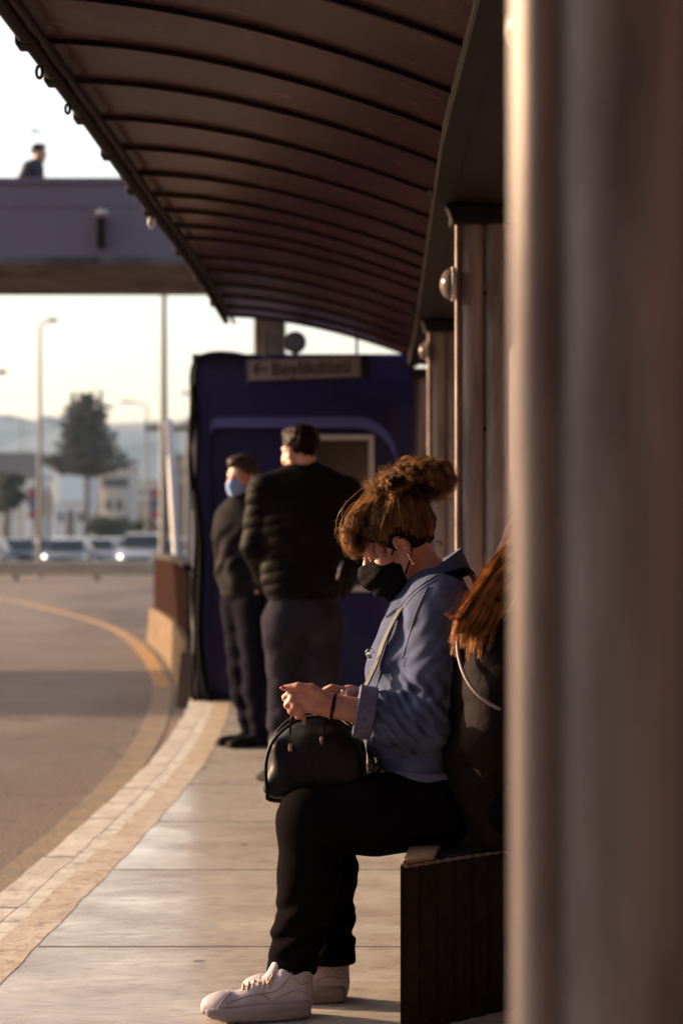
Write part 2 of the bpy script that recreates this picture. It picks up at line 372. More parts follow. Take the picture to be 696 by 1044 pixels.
    def mesh(s):
        a = s.a.copy()
        for i in range(3):
            ix = [slice(None)]*3
            for e in (0, -1): ix[i] = e; a[tuple(ix)] = np.maximum(a[tuple(ix)], s.vox)
        a = np.clip(a, -s.M_, s.M_)
        g = openvdb.FloatGrid(s.M_); g.copyFromArray(np.ascontiguousarray(a), tolerance=0.0)
        pts, quads = g.convertToQuads(0.0)
        pts = pts.astype(np.float64)*s.vox+s.lo
        quads = quads[:, ::-1]
        p = pts[quads[:, :3]]; vol = np.einsum('ij,ij->i', p[:, 0], np.cross(p[:, 1], p[:, 2])).sum()
        if vol < 0: quads = quads[:, ::-1]
        me = bpy.data.meshes.new('m'); nq = len(quads)
        me.vertices.add(len(pts)); me.vertices.foreach_set('co', pts.ravel())
        me.loops.add(nq*4); me.loops.foreach_set('vertex_index', quads.ravel().astype(np.int32))
        me.polygons.add(nq); me.polygons.foreach_set('loop_start', (np.arange(nq)*4).astype(np.int32))
        me.update(calc_edges=True); me.validate()
        return me
    def build(s, name, m, parent=None, **kw):
        return link(name, s.mesh(), m, parent, smooth=True, **kw)

def wob(f, amp, ph=0.0):
    """smooth irregular swelling"""
    return lambda x, y, z: amp*(np.sin(f*x+1.7*np.sin(f*.6*z+ph)+ph)*np.sin(f*.9*y+1.3*np.sin(f*.7*x+2*ph)+1)+.6*np.sin(f*1.3*z+1.9*np.sin(f*.8*y+ph)+2))

def frame(fwd, up):
    f = nrm(fwd); r = nrm(np.cross(f, up)); u = np.cross(r, f); return f, r, u
class Head:
    def __init__(s, o, fwd, up, sc=.93): s.o = np.asarray(o, float); s.f, s.r, s.u = frame(fwd, up); s.s = sc
    def p(s, x, y, z): return s.o+s.s*(x*s.f+y*s.r+z*s.u)
    @property
    def A(s): return np.array([s.f, s.r, s.u])
    def grow(s, F, k=.018):
        S = s.s; e = lambda c, r, kk=k, **kw: F.ell(s.p(*c), np.array(r)*S, s.A, kk, **kw); c = lambda a, b, ra, rb, kk=k: F.cone(s.p(*a), s.p(*b), ra*S, rb*S, kk)
        e((-.012,0,.045), (.098,.077,.088)); e((.035,0,-.015), (.060,.060,.088)); e((.058,0,-.088), (.026,.026,.026), .025)
        for i in (-1, 1):
            c((-.008,.058*i,-.040), (.058,.016*i,-.094), .018, .018, .025)
            c((.082,.040*i,.030), (.090,.010*i,.028), .011, .010, .012)
            e((.062,.040*i,-.026), (.026,.024,.026), .02)
            F.ell(s.p(-.004,.078*i,-.004), np.array((.021,.009,.033))*S, np.array([nrm(s.f*.95-s.u*.25), nrm(s.r*.95-s.f*.3*i), s.u]), .006)
            F.ell(s.p(.002,.086*i,.0), np.array((.010,.006,.016))*S, s.A, 0, op='sub')
            F.ell(s.p(.097,.031*i,.008), np.array((.017,.017,.011))*S, s.A, 0, op='sub')
            e((.100,.011*i,-.024), (.011,.008,.008), .008)
        c((.090,0,.020), (.112,0,-.018), .008, .013, .012)
        c((.088,-.018,-.054), (.088,.018,-.054), .008, .008, .008); c((.086,-.014,-.066), (.086,.014,-.066), .009, .009, .008)
    def eyes(s, parent):
        for i in (-1, 1):
            mb = MB(); mb.ball(s.p(.079,.031*i,.009), .0125*s.s, 2); w = mb.build('eye', 'eye_white', parent, smooth=True)
            mb = MB(); mb.disc(s.p(.0885,.031*i,.006), s.f, .0058*s.s, .0035*s.s, 16); mb.build('iris', 'eye_dark', w)

def hand(F, w, d, palm, side, curl=.5, sc=1.0, k=.008, spread=.0):
    """wrist w, finger direction d, palm normal, side towards the thumb"""
    d = nrm(d); palm = nrm(palm-d*np.dot(palm, d)); side = nrm(np.asarray(side)-d*np.dot(side, d)-palm*np.dot(side, palm))
    for i, (o, L, fl) in enumerate(((.030,.088,(.040,.025,.019)), (.010,.092,(.044,.028,.020)), (-.010,.087,(.041,.026,.019)), (-.029,.078,(.032,.020,.017)))):
        b0 = w+side*o*.55*sc; kn = w+d*L*sc+side*o*sc
        F.cone(b0, kn, .0145*sc, .0115*sc, .014)
        q = kn; ang = 0
        for j, l in enumerate(fl):
            ang += curl*(.9 if j == 0 else 1.0)*(1+.08*i)
            dd = d*math.cos(ang)+palm*math.sin(ang)+side*o*spread*4; nq = q+nrm(dd)*l*sc
            F.cone(q, nq, (.0098-.0008*j)*sc, (.0092-.0010*j)*sc, .004); q = nq
    t0 = w+d*.022*sc+side*.022*sc+palm*.006*sc; t1 = t0+nrm(d*.6+side*.65+palm*.35)*.040*sc; t2 = t1+nrm(d*.85+side*.25+palm*.4)*.032*sc; t3 = t2+nrm(d*.9-side*.05+palm*.35)*.026*sc
    F.chain([t0, t1, t2, t3], [.016*sc, .012*sc, .0105*sc, .009*sc], .008)

class Person:
    """joints as world points; u is the body's left-right direction"""
    def __init__(s, **kw): s.__dict__.update(kw)
    def torso(s, F, g=0.0, k=.05, low=True):
        b = s.build_
        if low: F.cone(s.pelvis, s.waist, .100*b+g, .095*b+g, k, u=s.u, w=s.wp)
        F.cone(s.waist, s.chest, .095*b+g, .108*b+g, k, u=s.u, w=s.wc)
        F.cone(s.chest, s.upper, .108*b+g, .085*b+g, k, u=s.u, w=s.wc)
        for S in s.sh: F.cone(s.neck0-V(0,0,.02), S, .056+g, .060*b+g, k)
    def arm(s, F, i, g=0.0, to=1.0, k=.02, hand_=False):
        S, E, W = s.sh[i], s.el[i], s.wr[i]; b = s.build_
        F.cone(S, lerp(S, E, .5), .060*b+g, .049*b+g, .03); F.cone(lerp(S, E, .5), E, .049*b+g, .041*b+g, k)
        W2 = lerp(E, W, to); F.cone(E, W2, .043*b+g, (.043*b*(1-to)+.028*to)+g, k)
    def leg(s, F, i, g=0.0, k=.03, lo=1.0, flare=0):
        H, K, A = s.hip[i], s.kn[i], s.an[i]; b = s.build_
        F.cone(H, K, .090*b+g, .060*b+g, k); m = lerp(K, A, .3)
        F.cone(K, m, .060*b+g, .056*b+g+flare*.4, k); F.cone(m, lerp(K, A, lo), .056*b+g+flare*.4, .026*b+g+flare, k)
    def body(s, F):
        s.torso(F)
        F.cone(s.neck0, s.head.p(-.022, 0, -.05), .062, .052, .03)
        s.head.grow(F)
        for i in (0, 1):
            s.arm(F, i); s.leg(F, i)
            t = nrm(s.toe[i]); F.cone(s.an[i], s.an[i]+t*.12-V(0,0,.040), .024, .018, .015); F.cone(s.an[i]-V(0,0,.02), s.an[i]-t*.02-V(0,0,.040), .024, .020, .015)
        if getattr(s, 'hands', None):
            for h in s.hands: hand(F, **h)
def bounds(*pts, pad=.14):
    a = np.array(pts); return a.min(0)-pad, a.max(0)+pad

# ================================================================== THE SETTING
RZ = -.15                       # road level; the platform is z = 0
def ipl(x, xs, ys): return float(np.interp(x, xs, ys))
KD = [-8, 3, 6.6, 7.6, 9, 10.3, 11.5, 13.3, 15.6]; KX = [-2.2, -1.33, -1.15, -1.10, -1.05, -1.02, -1.02, -1.06, -1.16]
def kerbx(d): return ipl(d, KD, KX)
ys = np.concatenate([np.arange(-8, 3, .4), np.arange(3, 15.6, .08), [15.6]])
def strip(name, m, o0, o1, z0, z1, **kw):
    def rag(y, o): return kerbx(y)+o+(.0035*math.sin(y*7.3+o*40)+.0025*math.sin(y*17.1+o*90)+.0015*math.sin(y*41+o*7) if .05 < o < .29 else .0030*math.sin(y*9.1+2)+.002*math.sin(y*23) if o <= .05 or o < .31 else 0)
    mb = MB(); a = [(rag(y, o0), y) for y in ys]; b = [(rag(y, o1), y) for y in ys]
    A = [mb.bm.verts.new((x, y, z1)) for x, y in a]; B = [mb.bm.verts.new((x, y, z1)) for x, y in b]
    C_ = [mb.bm.verts.new((x, y, z0)) for x, y in a]; D = [mb.bm.verts.new((x, y, z0)) for x, y in b]
    for i in range(len(ys)-1):
        for p, q in ((A, B), (B, D), (D, C_), (C_, A)): mb.bm.faces.new((p[i], q[i], q[i+1], p[i+1]))
    for i in (0, -1): mb.bm.faces.new((A[i], B[i], D[i], C_[i]))
    return mb.build(name, m, kind='structure', **kw)
MB().quad((-2600,-60,RZ-.55), (2600,-60,RZ-.55), (2600,2600,RZ-.55), (-2600,2600,RZ-.55)).build('ground', 'earth', kind='structure')
# the carriageway is a raised sheet that ends behind the guard rail
MB().box((-70,-30,RZ-.5), (40,61,RZ)).build('road', 'asphalt', kind='structure')
MB().box((-140,62,RZ-.53), (90,104,RZ-.15)).build('far_road', 'asphalt', kind='structure')
strip('platform', 'tile', .299, 4.2, RZ+.01, 0.0)
strip('kerb', 'kerb_stone', 0, .113, RZ+.004, .002, smooth=False)
strip('kerb_white_strip', 'kerb_white', .1135, .1737, RZ+.005, .001)
strip('platform_edge_strip', 'tactile_tan', .174, .298, RZ+.006, .0014)
# joints in the paving and the kerb
mb = MB()
for y in (3.2, 4.5, 5.76, 7.08, 8.26, 9.5, 10.75, 12.0, 13.2):
    mb.box((kerbx(y)+.302, y-.0028, -.002), (3.0, y+.0028, .0016))
mb.box((.62, 3, -.002), (.628, 13.9, .0026))
mb.build('paving_joint', 'joint', kind='structure')
mb = MB()
for y in (4.6, 5.5, 6.35, 7.35, 8.35, 9.35, 10.3, 11.3, 12.3): mb.box((kerbx(y)-.002, y-.006, RZ), (kerbx(y)+.1125, y+.006, .0036))
mb.build('kerb_joint', 'joint', kind='structure')
# painted line: beside the kerb it has faded, past the kiosk it swings left and is fresh
def line_sheet(name, pts, w, z, m):
    mb = MB(); L = []; pts = [np.asarray(p, float) for p in pts]
    for i, p in enumerate(pts):
        t = nrm(np.append(pts[min(i+1, len(pts)-1)]-pts[max(i-1, 0)], 0)); n = np.array([-t[1], t[0]])
        ww = w[i] if hasattr(w, '__len__') else w
        L.append((mb.bm.verts.new((*(p-n*ww/2), z)), mb.bm.verts.new((*(p+n*ww/2), z))))
    for a, b in zip(L, L[1:]): mb.bm.faces.new((a[0], a[1], b[1], b[0]))
    return mb.build(name, m, kind='structure')
def smooth(pts, n=6):
    pts = np.array(pts, float); k = len(pts); out = []
    for i in range(k-1):
        p0, p1, p2, p3 = pts[max(i-1,0)], pts[i], pts[i+1], pts[min(i+2,k-1)]
        for t in np.linspace(0, 1, n, endpoint=False):
            out.append(.5*((2*p1)+(-p0+p2)*t+(2*p0-5*p1+4*p2-p3)*t*t+(-p0+3*p1-3*p2+p3)*t**3))
    out.append(pts[-1]); return out
line_sheet('road_marking', smooth([(-1.95,-3), (-1.50,3), (-1.33,7), (-1.24,9.5), (-1.25,12), (-1.38,14.8), (-1.58,17.4)]), .17, RZ+.004, 'faded_paint')
line_sheet('road_marking', smooth([(-1.58,17.45), (-1.78,19), (-2.15,21.8), (-2.76,25.6), (-3.6,29.6), (-5.2,35.3), (-7.9,43), (-13,50), (-24,55)]), [.15]*12+[.17]*37, RZ+.004, 'yellow_paint')
line_sheet('dark_road_band', smooth([(-6.0,12), (-5.4,18), (-6.0,24), (-8.2,31), (-13,40)]), 2.4, RZ+.004, 'dark_road_band')  # wide band, darker than the road around it
# hills far away
def hill(name, y, pts, dep):
    mb = MB(); n = len(pts); rows = []
    for j in range(7):
        t = j/6
        rows.append([mb.bm.verts.new((x+60*math.sin(3*j+i), y+dep*t, RZ-.6+h*math.sin(math.pi*t/2 if t < .7 else math.pi*(1-t)/.6*1.0)*(.97+.06*math.sin(i*2.1+j)))) for i, (x, h) in enumerate(pts)])
    for A, B in zip(rows, rows[1:]):
        for i in range(n-1): mb.bm.faces.new((A[i], A[i+1], B[i+1], B[i]))
    return mb.build(name, 'hill', kind='structure', smooth=True)
xs = np.linspace(-900, 900, 61)
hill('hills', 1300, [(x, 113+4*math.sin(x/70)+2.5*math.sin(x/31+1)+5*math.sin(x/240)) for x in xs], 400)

# ------------------------------------------------------------------ canopy
def beamx(d): return ipl(d, [-7, 1, 6.2, 7.25, 12.5, 14.1], [.33, .33, .335, .36, .48, .50])
def outx(d): return ipl(d, [-7, 3, 5.66, 7.34, 9, 10.3, 12.2, 14.1], [-1.7, -1.06, -.985, -.94, -.91, -.87, -.84, -.83])
ZO, ZB = 2.752, 2.462
def roofp(d, t):
    """t = 0 at the beam, 1 at the outer edge"""
    return V(beamx(d)+(outx(d)-beamx(d))*t, d, ZB+(ZO-ZB)*(1-(1-t)**1.8))
can = empty('bus_stop_canopy', (0, 6, ZB), 'long curved bus stop canopy of dark smoked sheets on thin ribs', 'canopy')
yy = np.arange(-6.85, 14.11, .2682)
mb = MB(); tt = np.linspace(-.02, 1.0, 15); top = []; bot = []
for y in yy:
    top.append([mb.bm.verts.new(Vector(roofp(y, t)+V(0,0,.034))) for t in tt]); bot.append([mb.bm.verts.new(Vector(roofp(y, t)+V(0,0,.026))) for t in tt])
for i in range(len(yy)-1):
    for j in range(len(tt)-1):
        mb.bm.faces.new((top[i][j], top[i+1][j], top[i+1][j+1], top[i][j+1])); mb.bm.faces.new((bot[i][j], bot[i][j+1], bot[i+1][j+1], bot[i+1][j]))
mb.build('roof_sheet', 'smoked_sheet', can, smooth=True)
RIBS = [545, 497.5, 457.5, 420, 390, 364, 342.5, 326.5, 311, 298.5, 280, 266.5, 252, 240, 229, 220]
rib_d = [1.542*2000/h for h in RIBS]; rib_d = [5.66-.545*(i+1) for i in range(22)]+rib_d
for i, d in enumerate(rib_d):
    mb = MB(); w = .013 if i % 3 else .020
    pts = [roofp(d, t)+V(0,0,.002) for t in np.linspace(0, 1, 16)]
    for a, b in zip(pts, pts[1:]):
        mb.prism([a+V(0,-w/2,.009), a+V(0,w/2,.009), a+V(0,w/2,.024), a+V(0,-w/2,.024)], b-a+(b-a)*.004)
    mb.build('rib', 'dark_metal', can)
for t, r in ((1.0, .024), (.955, .012)):
    mb = MB(); mb.tube([roofp(y, t)+V(0,0,-.004 if t == 1 else -.016) for y in np.linspace(-6.85, 14.12, 50)], r, 10); mb.build('edge_tube', 'dark_metal', can, smooth=True)
mb = MB()                       # the inner beam with its gutter
for y0, y1 in zip(np.arange(-6.7, 14.0, .8), np.arange(-5.9, 14.81, .8)):
    y1 = min(y1, 14.12); x0, x1 = beamx(y0), beamx(y1)
    mb.prism([(x0-.02,y0,ZB-.042), (x0+.05,y0,ZB-.042), (x0+.05,y0,ZB+.05), (x0-.02,y0,ZB+.03)], (x1-x0, y1-y0, 0))
mb.build('beam', 'dark_metal', can)
mb = MB()
for y0, y1 in zip(np.arange(-6.7, 14.0, .8), np.arange(-5.9, 14.81, .8)):
    y1 = min(y1, 14.12); x0, x1 = beamx(y0), beamx(y1)
    mb.prism([(x0+.052,y0,ZB-.03), (x0+.20,y0,ZB-.045), (x0+.62,y0,ZB-.03), (x0+.62,y0,ZB), (x0+.20,y0,ZB-.005), (x0+.052,y0,ZB-.005)], (x1-x0, y1-y0, 0))
mb.build('rear_gutter', 'gutter', can)
for d, s in ((6.35, .55), (6.9, .45), (9.4, .8)):       # cable ties and loops on the outer edge
    mb = MB(); c = roofp(d, 1.0)+V(-.01, 0, -.045); mb.tube([c+.03*s*V(math.cos(q)*.6, 0, math.sin(q)*1.2) for q in np.linspace(0, 2*math.pi, 16)], .006, 6); mb.build('cable_loop', 'pale_trim' if d > 9 else 'dark_metal', can, smooth=True)
for d in (6.1, 6.6, 7.2, 7.9, 8.7, 9.3, 10.6, 11.8, 13.0): mb = MB(); mb.box(roofp(d, 1)+V(-.035,-.05,-.03), roofp(d, 1)+V(.01,.05,.012), .008); mb.build('edge_clip', 'dark_metal', can)

# ------------------------------------------------------------------ columns
def column(x, y, label, ztop, k=1.0, group='fluted aluminium columns under the canopy'):
    c = empty('canopy_column', (x+.1*k, y, 0), label, 'column', group); bead = .0115*k
    mb = MB(); mb.tube([(x+bead, y-.012*k, 0), (x+bead, y-.012*k, ztop)], bead, 24); mb.build('edge_bead', 'alu_edge', c, smooth='auto')
    mb = MB(); prof = []
    x0 = x+2*bead-.004*k
    def arc(cx, cy, rx, ry, a0, a1, n=22):
        for q in np.linspace(R(a0), R(a1), n): prof.append((cx+rx*math.cos(q), cy+ry*math.sin(q)))
    arc(x0+.045*k, y, .045*k, .034*k, 180, 350); arc(x0+.137*k, y, .047*k, .034*k, 192, 360)
    prof += [(x0+.184*k, y+.06), (x0, y+.06)]
    mb.prism([(a, b, 0) for a, b in prof], (0, 0, ztop)); mb.build('shaft', 'alu', c, smooth='auto')
    mb = MB(); zt = ztop; mb.box((x-.018, y-.085, zt), (x+.25, y+.095, zt+.07), .012)
    mb.build('bracket', 'dark_metal', c)
    mb = MB()
    mb.ribbon([(x-.010, y-.03, zt+.012), (x-.018, y-.03, zt+.04), (x-.036, y-.03, zt+.075), (x-.062, y-.03, zt+.10), (x-.095, y-.03, zt+.125)], .10, .012, (0, 1, 0))
    mb.build('bracket_arm', 'gutter', c, smooth='auto')
    mb = MB(); mb.box((x-.02, y-.07, 0), (x+.245, y+.09, .012), .004); mb.build('base_plate', 'dark_metal', c)
    for dz in (.35, .9, 1.6, 2.1):
        mb = MB(); mb.disc((x0+.092*k, y-.012, dz), (0,-1,0), .007, .006, 12, .002); mb.build('bolt', 'gutter', c)
    return c
ZC = 2.352
def close_column(x, y, label, ztop, group='fluted aluminium columns under the canopy'):
    """the same fluted extrusion in a heavier gauge"""
    c = empty('canopy_column', (x+.15, y, 0), label, 'column', group); W_ = .285; mb = MB(); prof = []
    for q in np.linspace(0, 1, 140):
        u = W_*(.5-.5*math.cos(math.pi*q)) if q < .08 else W_*(.0157+(q-.08)/.92*.9843); bs = []
        for cc, ww, dd in ((.0165,.0185,.024), (.090,.058,.036), (.216,.066,.036)):
            v = 1-((u-cc)/ww)**2; bs.append(dd*math.sqrt(v) if v > 0 else 0)
        m = sum(math.exp(160*v) for v in bs); prof.append((x+u, y+.03-max(0, math.log(m/3)/160)))
    prof += [(x+W_, y+.09), (x, y+.09)]
    mb.prism([(a, b, 0) for a, b in prof], (0, 0, ztop)); mb.build('shaft', 'alu', c, smooth='auto')
    mb = MB(); mb.box((x-.018, y-.085, ztop), (x+W_+.02, y+.12, ztop+.07), .012); mb.build('bracket', 'dark_metal', c)
    mb = MB(); mb.box((x-.02, y-.07, 0), (x+W_+.02, y+.12, .012), .004); mb.build('base_plate', 'dark_metal', c)
close_column(.1450, 1.60, 'fluted metal column very close up, blurred along the whole right edge', ZC)
column(.350, 3.54, 'fluted metal column mostly hidden behind the blurred close one', ZC)
column(.418, 7.25, 'streaked metal column just behind the seated woman, carrying a round lamp', ZC)
column(.485, 11.1, 'narrow-looking metal column between the streaked column and the kiosk', ZC)
column(.525, 14.35, 'farthest metal column at the right corner of the blue kiosk', ZC)
def bulkhead(x, y, z, label, s=1.0):
    c = empty('bulkhead_lamp', (x, y, z), label, 'lamp', 'round bulkhead lamps on the columns')
    mb = MB(); mb.disc((x, y-.01, z), (-1, 0, 0), .060*s, .016*s, 24, .003); mb.build('lamp_base', 'pale_trim', c, smooth='auto')
    mb = MB(); mb.ball((0,0,0), .056*s, 3, (.72,1,1)); bmesh.ops.bisect_plane(mb.bm, geom=mb.bm.verts[:]+mb.bm.edges[:]+mb.bm.faces[:], plane_co=(0,0,0), plane_no=(1,0,0), clear_outer=True)
    bmesh.ops.translate(mb.bm, verts=mb.bm.verts[:], vec=(x-.016*s, y-.01, z)); mb.build('lamp_glass', 'glass_white', c, smooth=True)
bulkhead(.418, 7.2, 1.21+255*7.2/2000, 'round glass bulkhead lamp on the streaked column', 1.05)
bulkhead(.338, 3.5, 1.21+516*3.5/2000, 'round glass bulkhead lamp at the top beside the blurred column', .9)
bulkhead(.485, 11.05, 1.21+187*11.05/2000, 'round glass bulkhead lamp on the middle column', .9)

# the station wall along the back of the stop; its height and the return behind the lens are added to cut sky light
wx = 1.55
bw = empty('station_wall', (wx, 5, 0), 'dull brown upright-panel wall along the back of the bus stop', 'wall')
mb = MB()
for i in range(200):
    y = -7+i*.2; mb.box((wx, y+.004, .05), (wx+.05+.012*(i % 2), y+.196, 2.9))
for i in range(15):
    x = -1.45+i*.2; mb.box((x+.004, -7.06, .05), (x+.196, -7.0-.012*(i % 2), 2.9))
mb.build('panel', 'back_wall', bw)
mb = MB(); mb.box((wx-.03, -7.1, 2.9), (wx+.1, 33, 2.98)); mb.box((wx-.02, -7.1, 0), (wx+.08, 33, .05)); mb.build('rail', 'dark_metal', bw)

# ------------------------------------------------------------------ bench
BZ = .42
be = empty('concrete_bench', (.5, 5.4, 0), 'dark ribbed concrete bench with tan edged top the two women sit on', 'bench')
plan = [(.142,4.74), (.455,5.02), (.80,5.20), (.86,6.6), (.36,6.75)]
mb = MB()
pts = []
for i, (a, b) in enumerate(zip(plan, plan[1:]+plan[:1])):
    a, b = np.array(a), np.array(b); L = np.linalg.norm(b-a); n = max(1, int(round(L/.058))); t = (b-a)/L; nn = np.array([t[1], -t[0]])
    for k in range(n):
        for f, o in ((.0, .0), (.16, -.010), (.30, .0), (.98, .0)):
            pts.append(a+t*L*(k+f)/n+nn*o*(1 if n > 1 else 0))
mb.prism([(p[0], p[1], 0) for p in pts], (0, 0, BZ-.012)); 
bmesh.ops.recalc_face_normals(mb.bm, faces=mb.bm.faces[:])
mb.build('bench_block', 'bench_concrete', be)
cen = np.mean(plan, 0)
mb = MB()
def inset(q, d): v = cen-np.array(q); return np.array(q)+v/np.linalg.norm(v)*d
ii = [np.array(q)*.985+cen*.015 for q in plan]
a, b = ii[4], ii[0]
mb.prism([(*ii[0], BZ-.012), (*lerp(ii[0], ii[1], .26), BZ-.012), (*lerp(ii[4], ii[3], .26), BZ-.012), (*ii[4], BZ-.012)], (0, 0, .012), .003)
mb.build('seat_board', 'bench_top', be)
mb = MB()
for k in range(9):
    f0, f1 = .285+.08*k, .285+.08*k+.055
    def top_at(f):
        front = lerp(ii[0], ii[1], f/.48) if f < .48 else lerp(ii[1], ii[2], (f-.48)/.52)
        return front, lerp(ii[4], ii[3], f)
    (p0, q0), (p1, q1) = top_at(f0), top_at(f1)
    mb.prism([(*p0, BZ-.012), (*p1, BZ-.012), (*q1, BZ-.012), (*q0, BZ-.012)], (0, 0, .010), .002)
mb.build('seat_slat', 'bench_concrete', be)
mb = MB()                        # worn pale nosing along the near top edge
nz = [lerp(np.array(plan[0]), np.array(plan[1]), t) for t in np.linspace(.01, .99, 80)]
mb.tube([(p[0]+.005, p[1]+.005, BZ-.0145+.001*random.random()) for p in nz], [.0025+.0035*max(0, math.sin(i*.93))**6+.0012*random.random() for i in range(80)], 6)
mb.build('worn_nosing', 'concrete', be)

# ------------------------------------------------------------------ kiosk
KY = 14.3
kx0, kx1, kz = -1.058, .53, 2.475
ki = empty('ticket_kiosk', ((kx0+kx1)/2, KY+.6, 0), 'dark blue ticket kiosk with rounded portal standing at the platform end', 'kiosk')
def K(x, y, d=KY): return P(x, y, d)
mb = MB(); mb.box((kx0, KY+.10, 0), (kx1, KY+1.35, kz-.03), .01); mb.build('body', 'kiosk_blue', ki)
# front portal: one slab with a round-cornered opening
ox0, ox1, oz = K(214,0)[0], K(404,0)[0], K(0,425)[2]; rr = .30
hole = [(ox0, .06), (ox0, oz-.06)]+[(ox0+.06-.06*math.cos(q), oz-.06+.06*math.sin(q)) for q in np.linspace(0, math.pi/2, 6)][1:]
hole += [(ox1-rr+rr*math.sin(q), oz-rr+rr*math.cos(q)) for q in np.linspace(0, math.pi/2, 12)]+[(ox1, .06)]
outer = [(kx0, 0), (kx0, kz), (kx1, kz), (kx1, 0)]
def ring_prism(name, outer, hole, y0, y1, m, par):
    mb = MB(); poly = outer+[(hole[-1][0], 0)]+hole[::-1]+[(hole[0][0], 0)]
    mb.prism([(x, y0, z) for x, z in poly], (0, y1-y0, 0)); return mb.build(name, m, par)
ring_prism('portal', outer, hole, KY, KY+.098, 'kiosk_blue', ki)
mb = MB()
for a, b in zip(hole[1:-1], hole[2:-1]):
    a3, b3 = V(a[0], KY+.012, a[1]), V(b[0], KY+.012, b[1]); cc = V((ox0+ox1)/2, KY+.012, 1.2)
    mb.prism([a3, b3, b3+nrm(cc-b3)*.0+V(0,0,-.075), a3+V(0,0,-.075)], (0, .07, 0))
mb.build('portal_rim', 'kiosk_rim', ki)
wx0, wx1, wz1, wz0 = K(302,0)[0], K(381,0)[0], K(0,443)[2], K(0,603)[2]
mb = MB(); t = .035
mb.box((wx0, KY+.06, wz1-t), (wx1, KY+.099, wz1)); mb.box((wx0, KY+.06, wz0), (wx1, KY+.099, wz0+t)); mb.box((wx0, KY+.06, wz0+t), (wx0+t, KY+.099, wz1-t)); mb.box((wx1-t, KY+.06, wz0+t), (wx1, KY+.099, wz1-t))
wf = mb.build('window_frame', 'pale_trim', ki)
mb = MB(); mb.box((wx0+t, KY+.085, wz0+t), (wx1-t, KY+.097, wz1-t)); mb.build('pane', 'window_dark', wf)
mb = MB(); mb.box((kx0-.028, KY-.012, 0), (kx0-.001, KY+.05, kz+.01), .004); mb.build('corner_trim', 'pale_trim', ki)
mb = MB(); mb.box((kx0-.03, KY-.02, kz), (kx1+.03, KY+1.4, kz+.05), .008); mb.build('roof', 'kiosk_blue', ki)
mb = MB(); mb.box((kx0+.02, KY-.03, .002), (kx1, KY-.002, .05), .004); mb.build('plinth', 'dark_metal', ki)
# cables over the corner
cb = empty('cable_bundle', (-1.1, KY-.05, 0), 'thick black cable bundle looping down the left corner of the kiosk', 'cable')
def cable(pts, r, d=KY-.06):
    mb = MB(); mb.tube(smooth([K(x, y, d+dd) for x, y, dd in pts], 5), r, 8); mb.build('cable', 'cable', cb, smooth=True)
cable([(256,364,0), (236,360,0), (215,360,0), (201,366,0), (195,380,0), (195,410,0), (194,450,.0), (197,490,0), (202,530,0), (200,600,0), (203,680,0), (211,714,0)], .012)
cable([(252,366,.02), (226,364,.0), (205,368,0), (199,385,0), (202,430,0), (201,470,0), (199,520,0), (205,590,0), (205,650,0), (214,716,0)], .010)
cable([(196,392,-.03), (198,430,0), (193,470,0), (200,540,-.03), (197,600,0), (199,650,0), (196,700,0), (199,717,0)], .015)
cable([(199,500,-.04), (205,560,-.04), (203,640,-.04), (207,690,-.04), (216,716,-.04)], .024)
for x, y in ((212,362), (225,361)): p = K(x, y, KY-.06); mb = MB(); mb.box(p-V(.012,.02,.035), p+V(.012,.02,.02), .004); mb.build('cable_clip', 'cable', cb)
# direction sign hung from the canopy end
sg = empty('direction_sign', tuple(P(314, 376, 13.7)), 'hanging direction sign with a left arrow and a place name', 'sign')
tilt = Matrix.Rotation(R(-2.2), 3, 'Y')
cs = P(314, 376, 13.7); hw, hh = .424, .086
mb = MB(); mb.box(cs-V(hw,.03,hh), cs+V(hw,.03,hh), .006, tilt.copy()); mb.build('sign_box', 'dark_metal', sg)
mb = MB(); mb.box(cs-V(hw-.012,.034,hh-.016), cs+V(hw-.06,-.0305,hh-.014), 0, tilt.copy(), cs); mb.build('sign_face', 'sign_face', sg)
def text_mesh(txt, size, c, rot, name, m, par, depth=.002):
    cu = bpy.data.curves.new('t', 'FONT'); cu.body = txt; cu.size = size; cu.extrude = depth; cu.align_x = 'CENTER'; cu.align_y = 'CENTER'; cu.resolution_u = 4; cu.offset = .0025
    to = bpy.data.objects.new('t', cu); COL.objects.link(to); bpy.context.view_layer.update()
    me = bpy.data.meshes.new_from_object(to.evaluated_get(bpy.context.evaluated_depsgraph_get())); bpy.data.objects.remove(to)
    me.materials.clear(); me.transform(Matrix.Translation(Vector(c)) @ rot.to_4x4() @ Matrix.Rotation(R(90), 4, 'X')); return link(name, me, m, par)
text_mesh('Beylikdüzü', .128, cs+V(.02,-.0365,.0), tilt, 'lettering', 'sign_ink', sg)
mb = MB(); y_ = cs[1]-.0385
ac = cs+V(-.335, 0, -.005)
for q in ((V(-.045,0,0), V(.05,0,0)), (V(-.045,0,0), V(-.005,0,.042)), (V(-.045,0,0), V(-.005,0,-.042))):
    a, b = ac+q[0], ac+q[1]; n = nrm(np.cross(b-a, V(0,1,0)))*.0085; o_ = .001*abs(q[1][2]-q[0][2])/.042
    mb.prism([(*(a+n)[:1], y_-o_, (a+n)[2]), ((b+n)[0], y_-o_, (b+n)[2]), ((b-n)[0], y_-o_, (b-n)[2]), ((a-n)[0], y_-o_, (a-n)[2])], (0, .003+o_, 0))
mb.build('arrow', 'sign_ink', sg)
for x in (-.3, .34): mb = MB(); mb.tube([cs+V(x, 0, hh-.01), (cs[0]+x, cs[1], 2.62)], .009, 8); mb.build('hanger', 'dark_metal', sg)
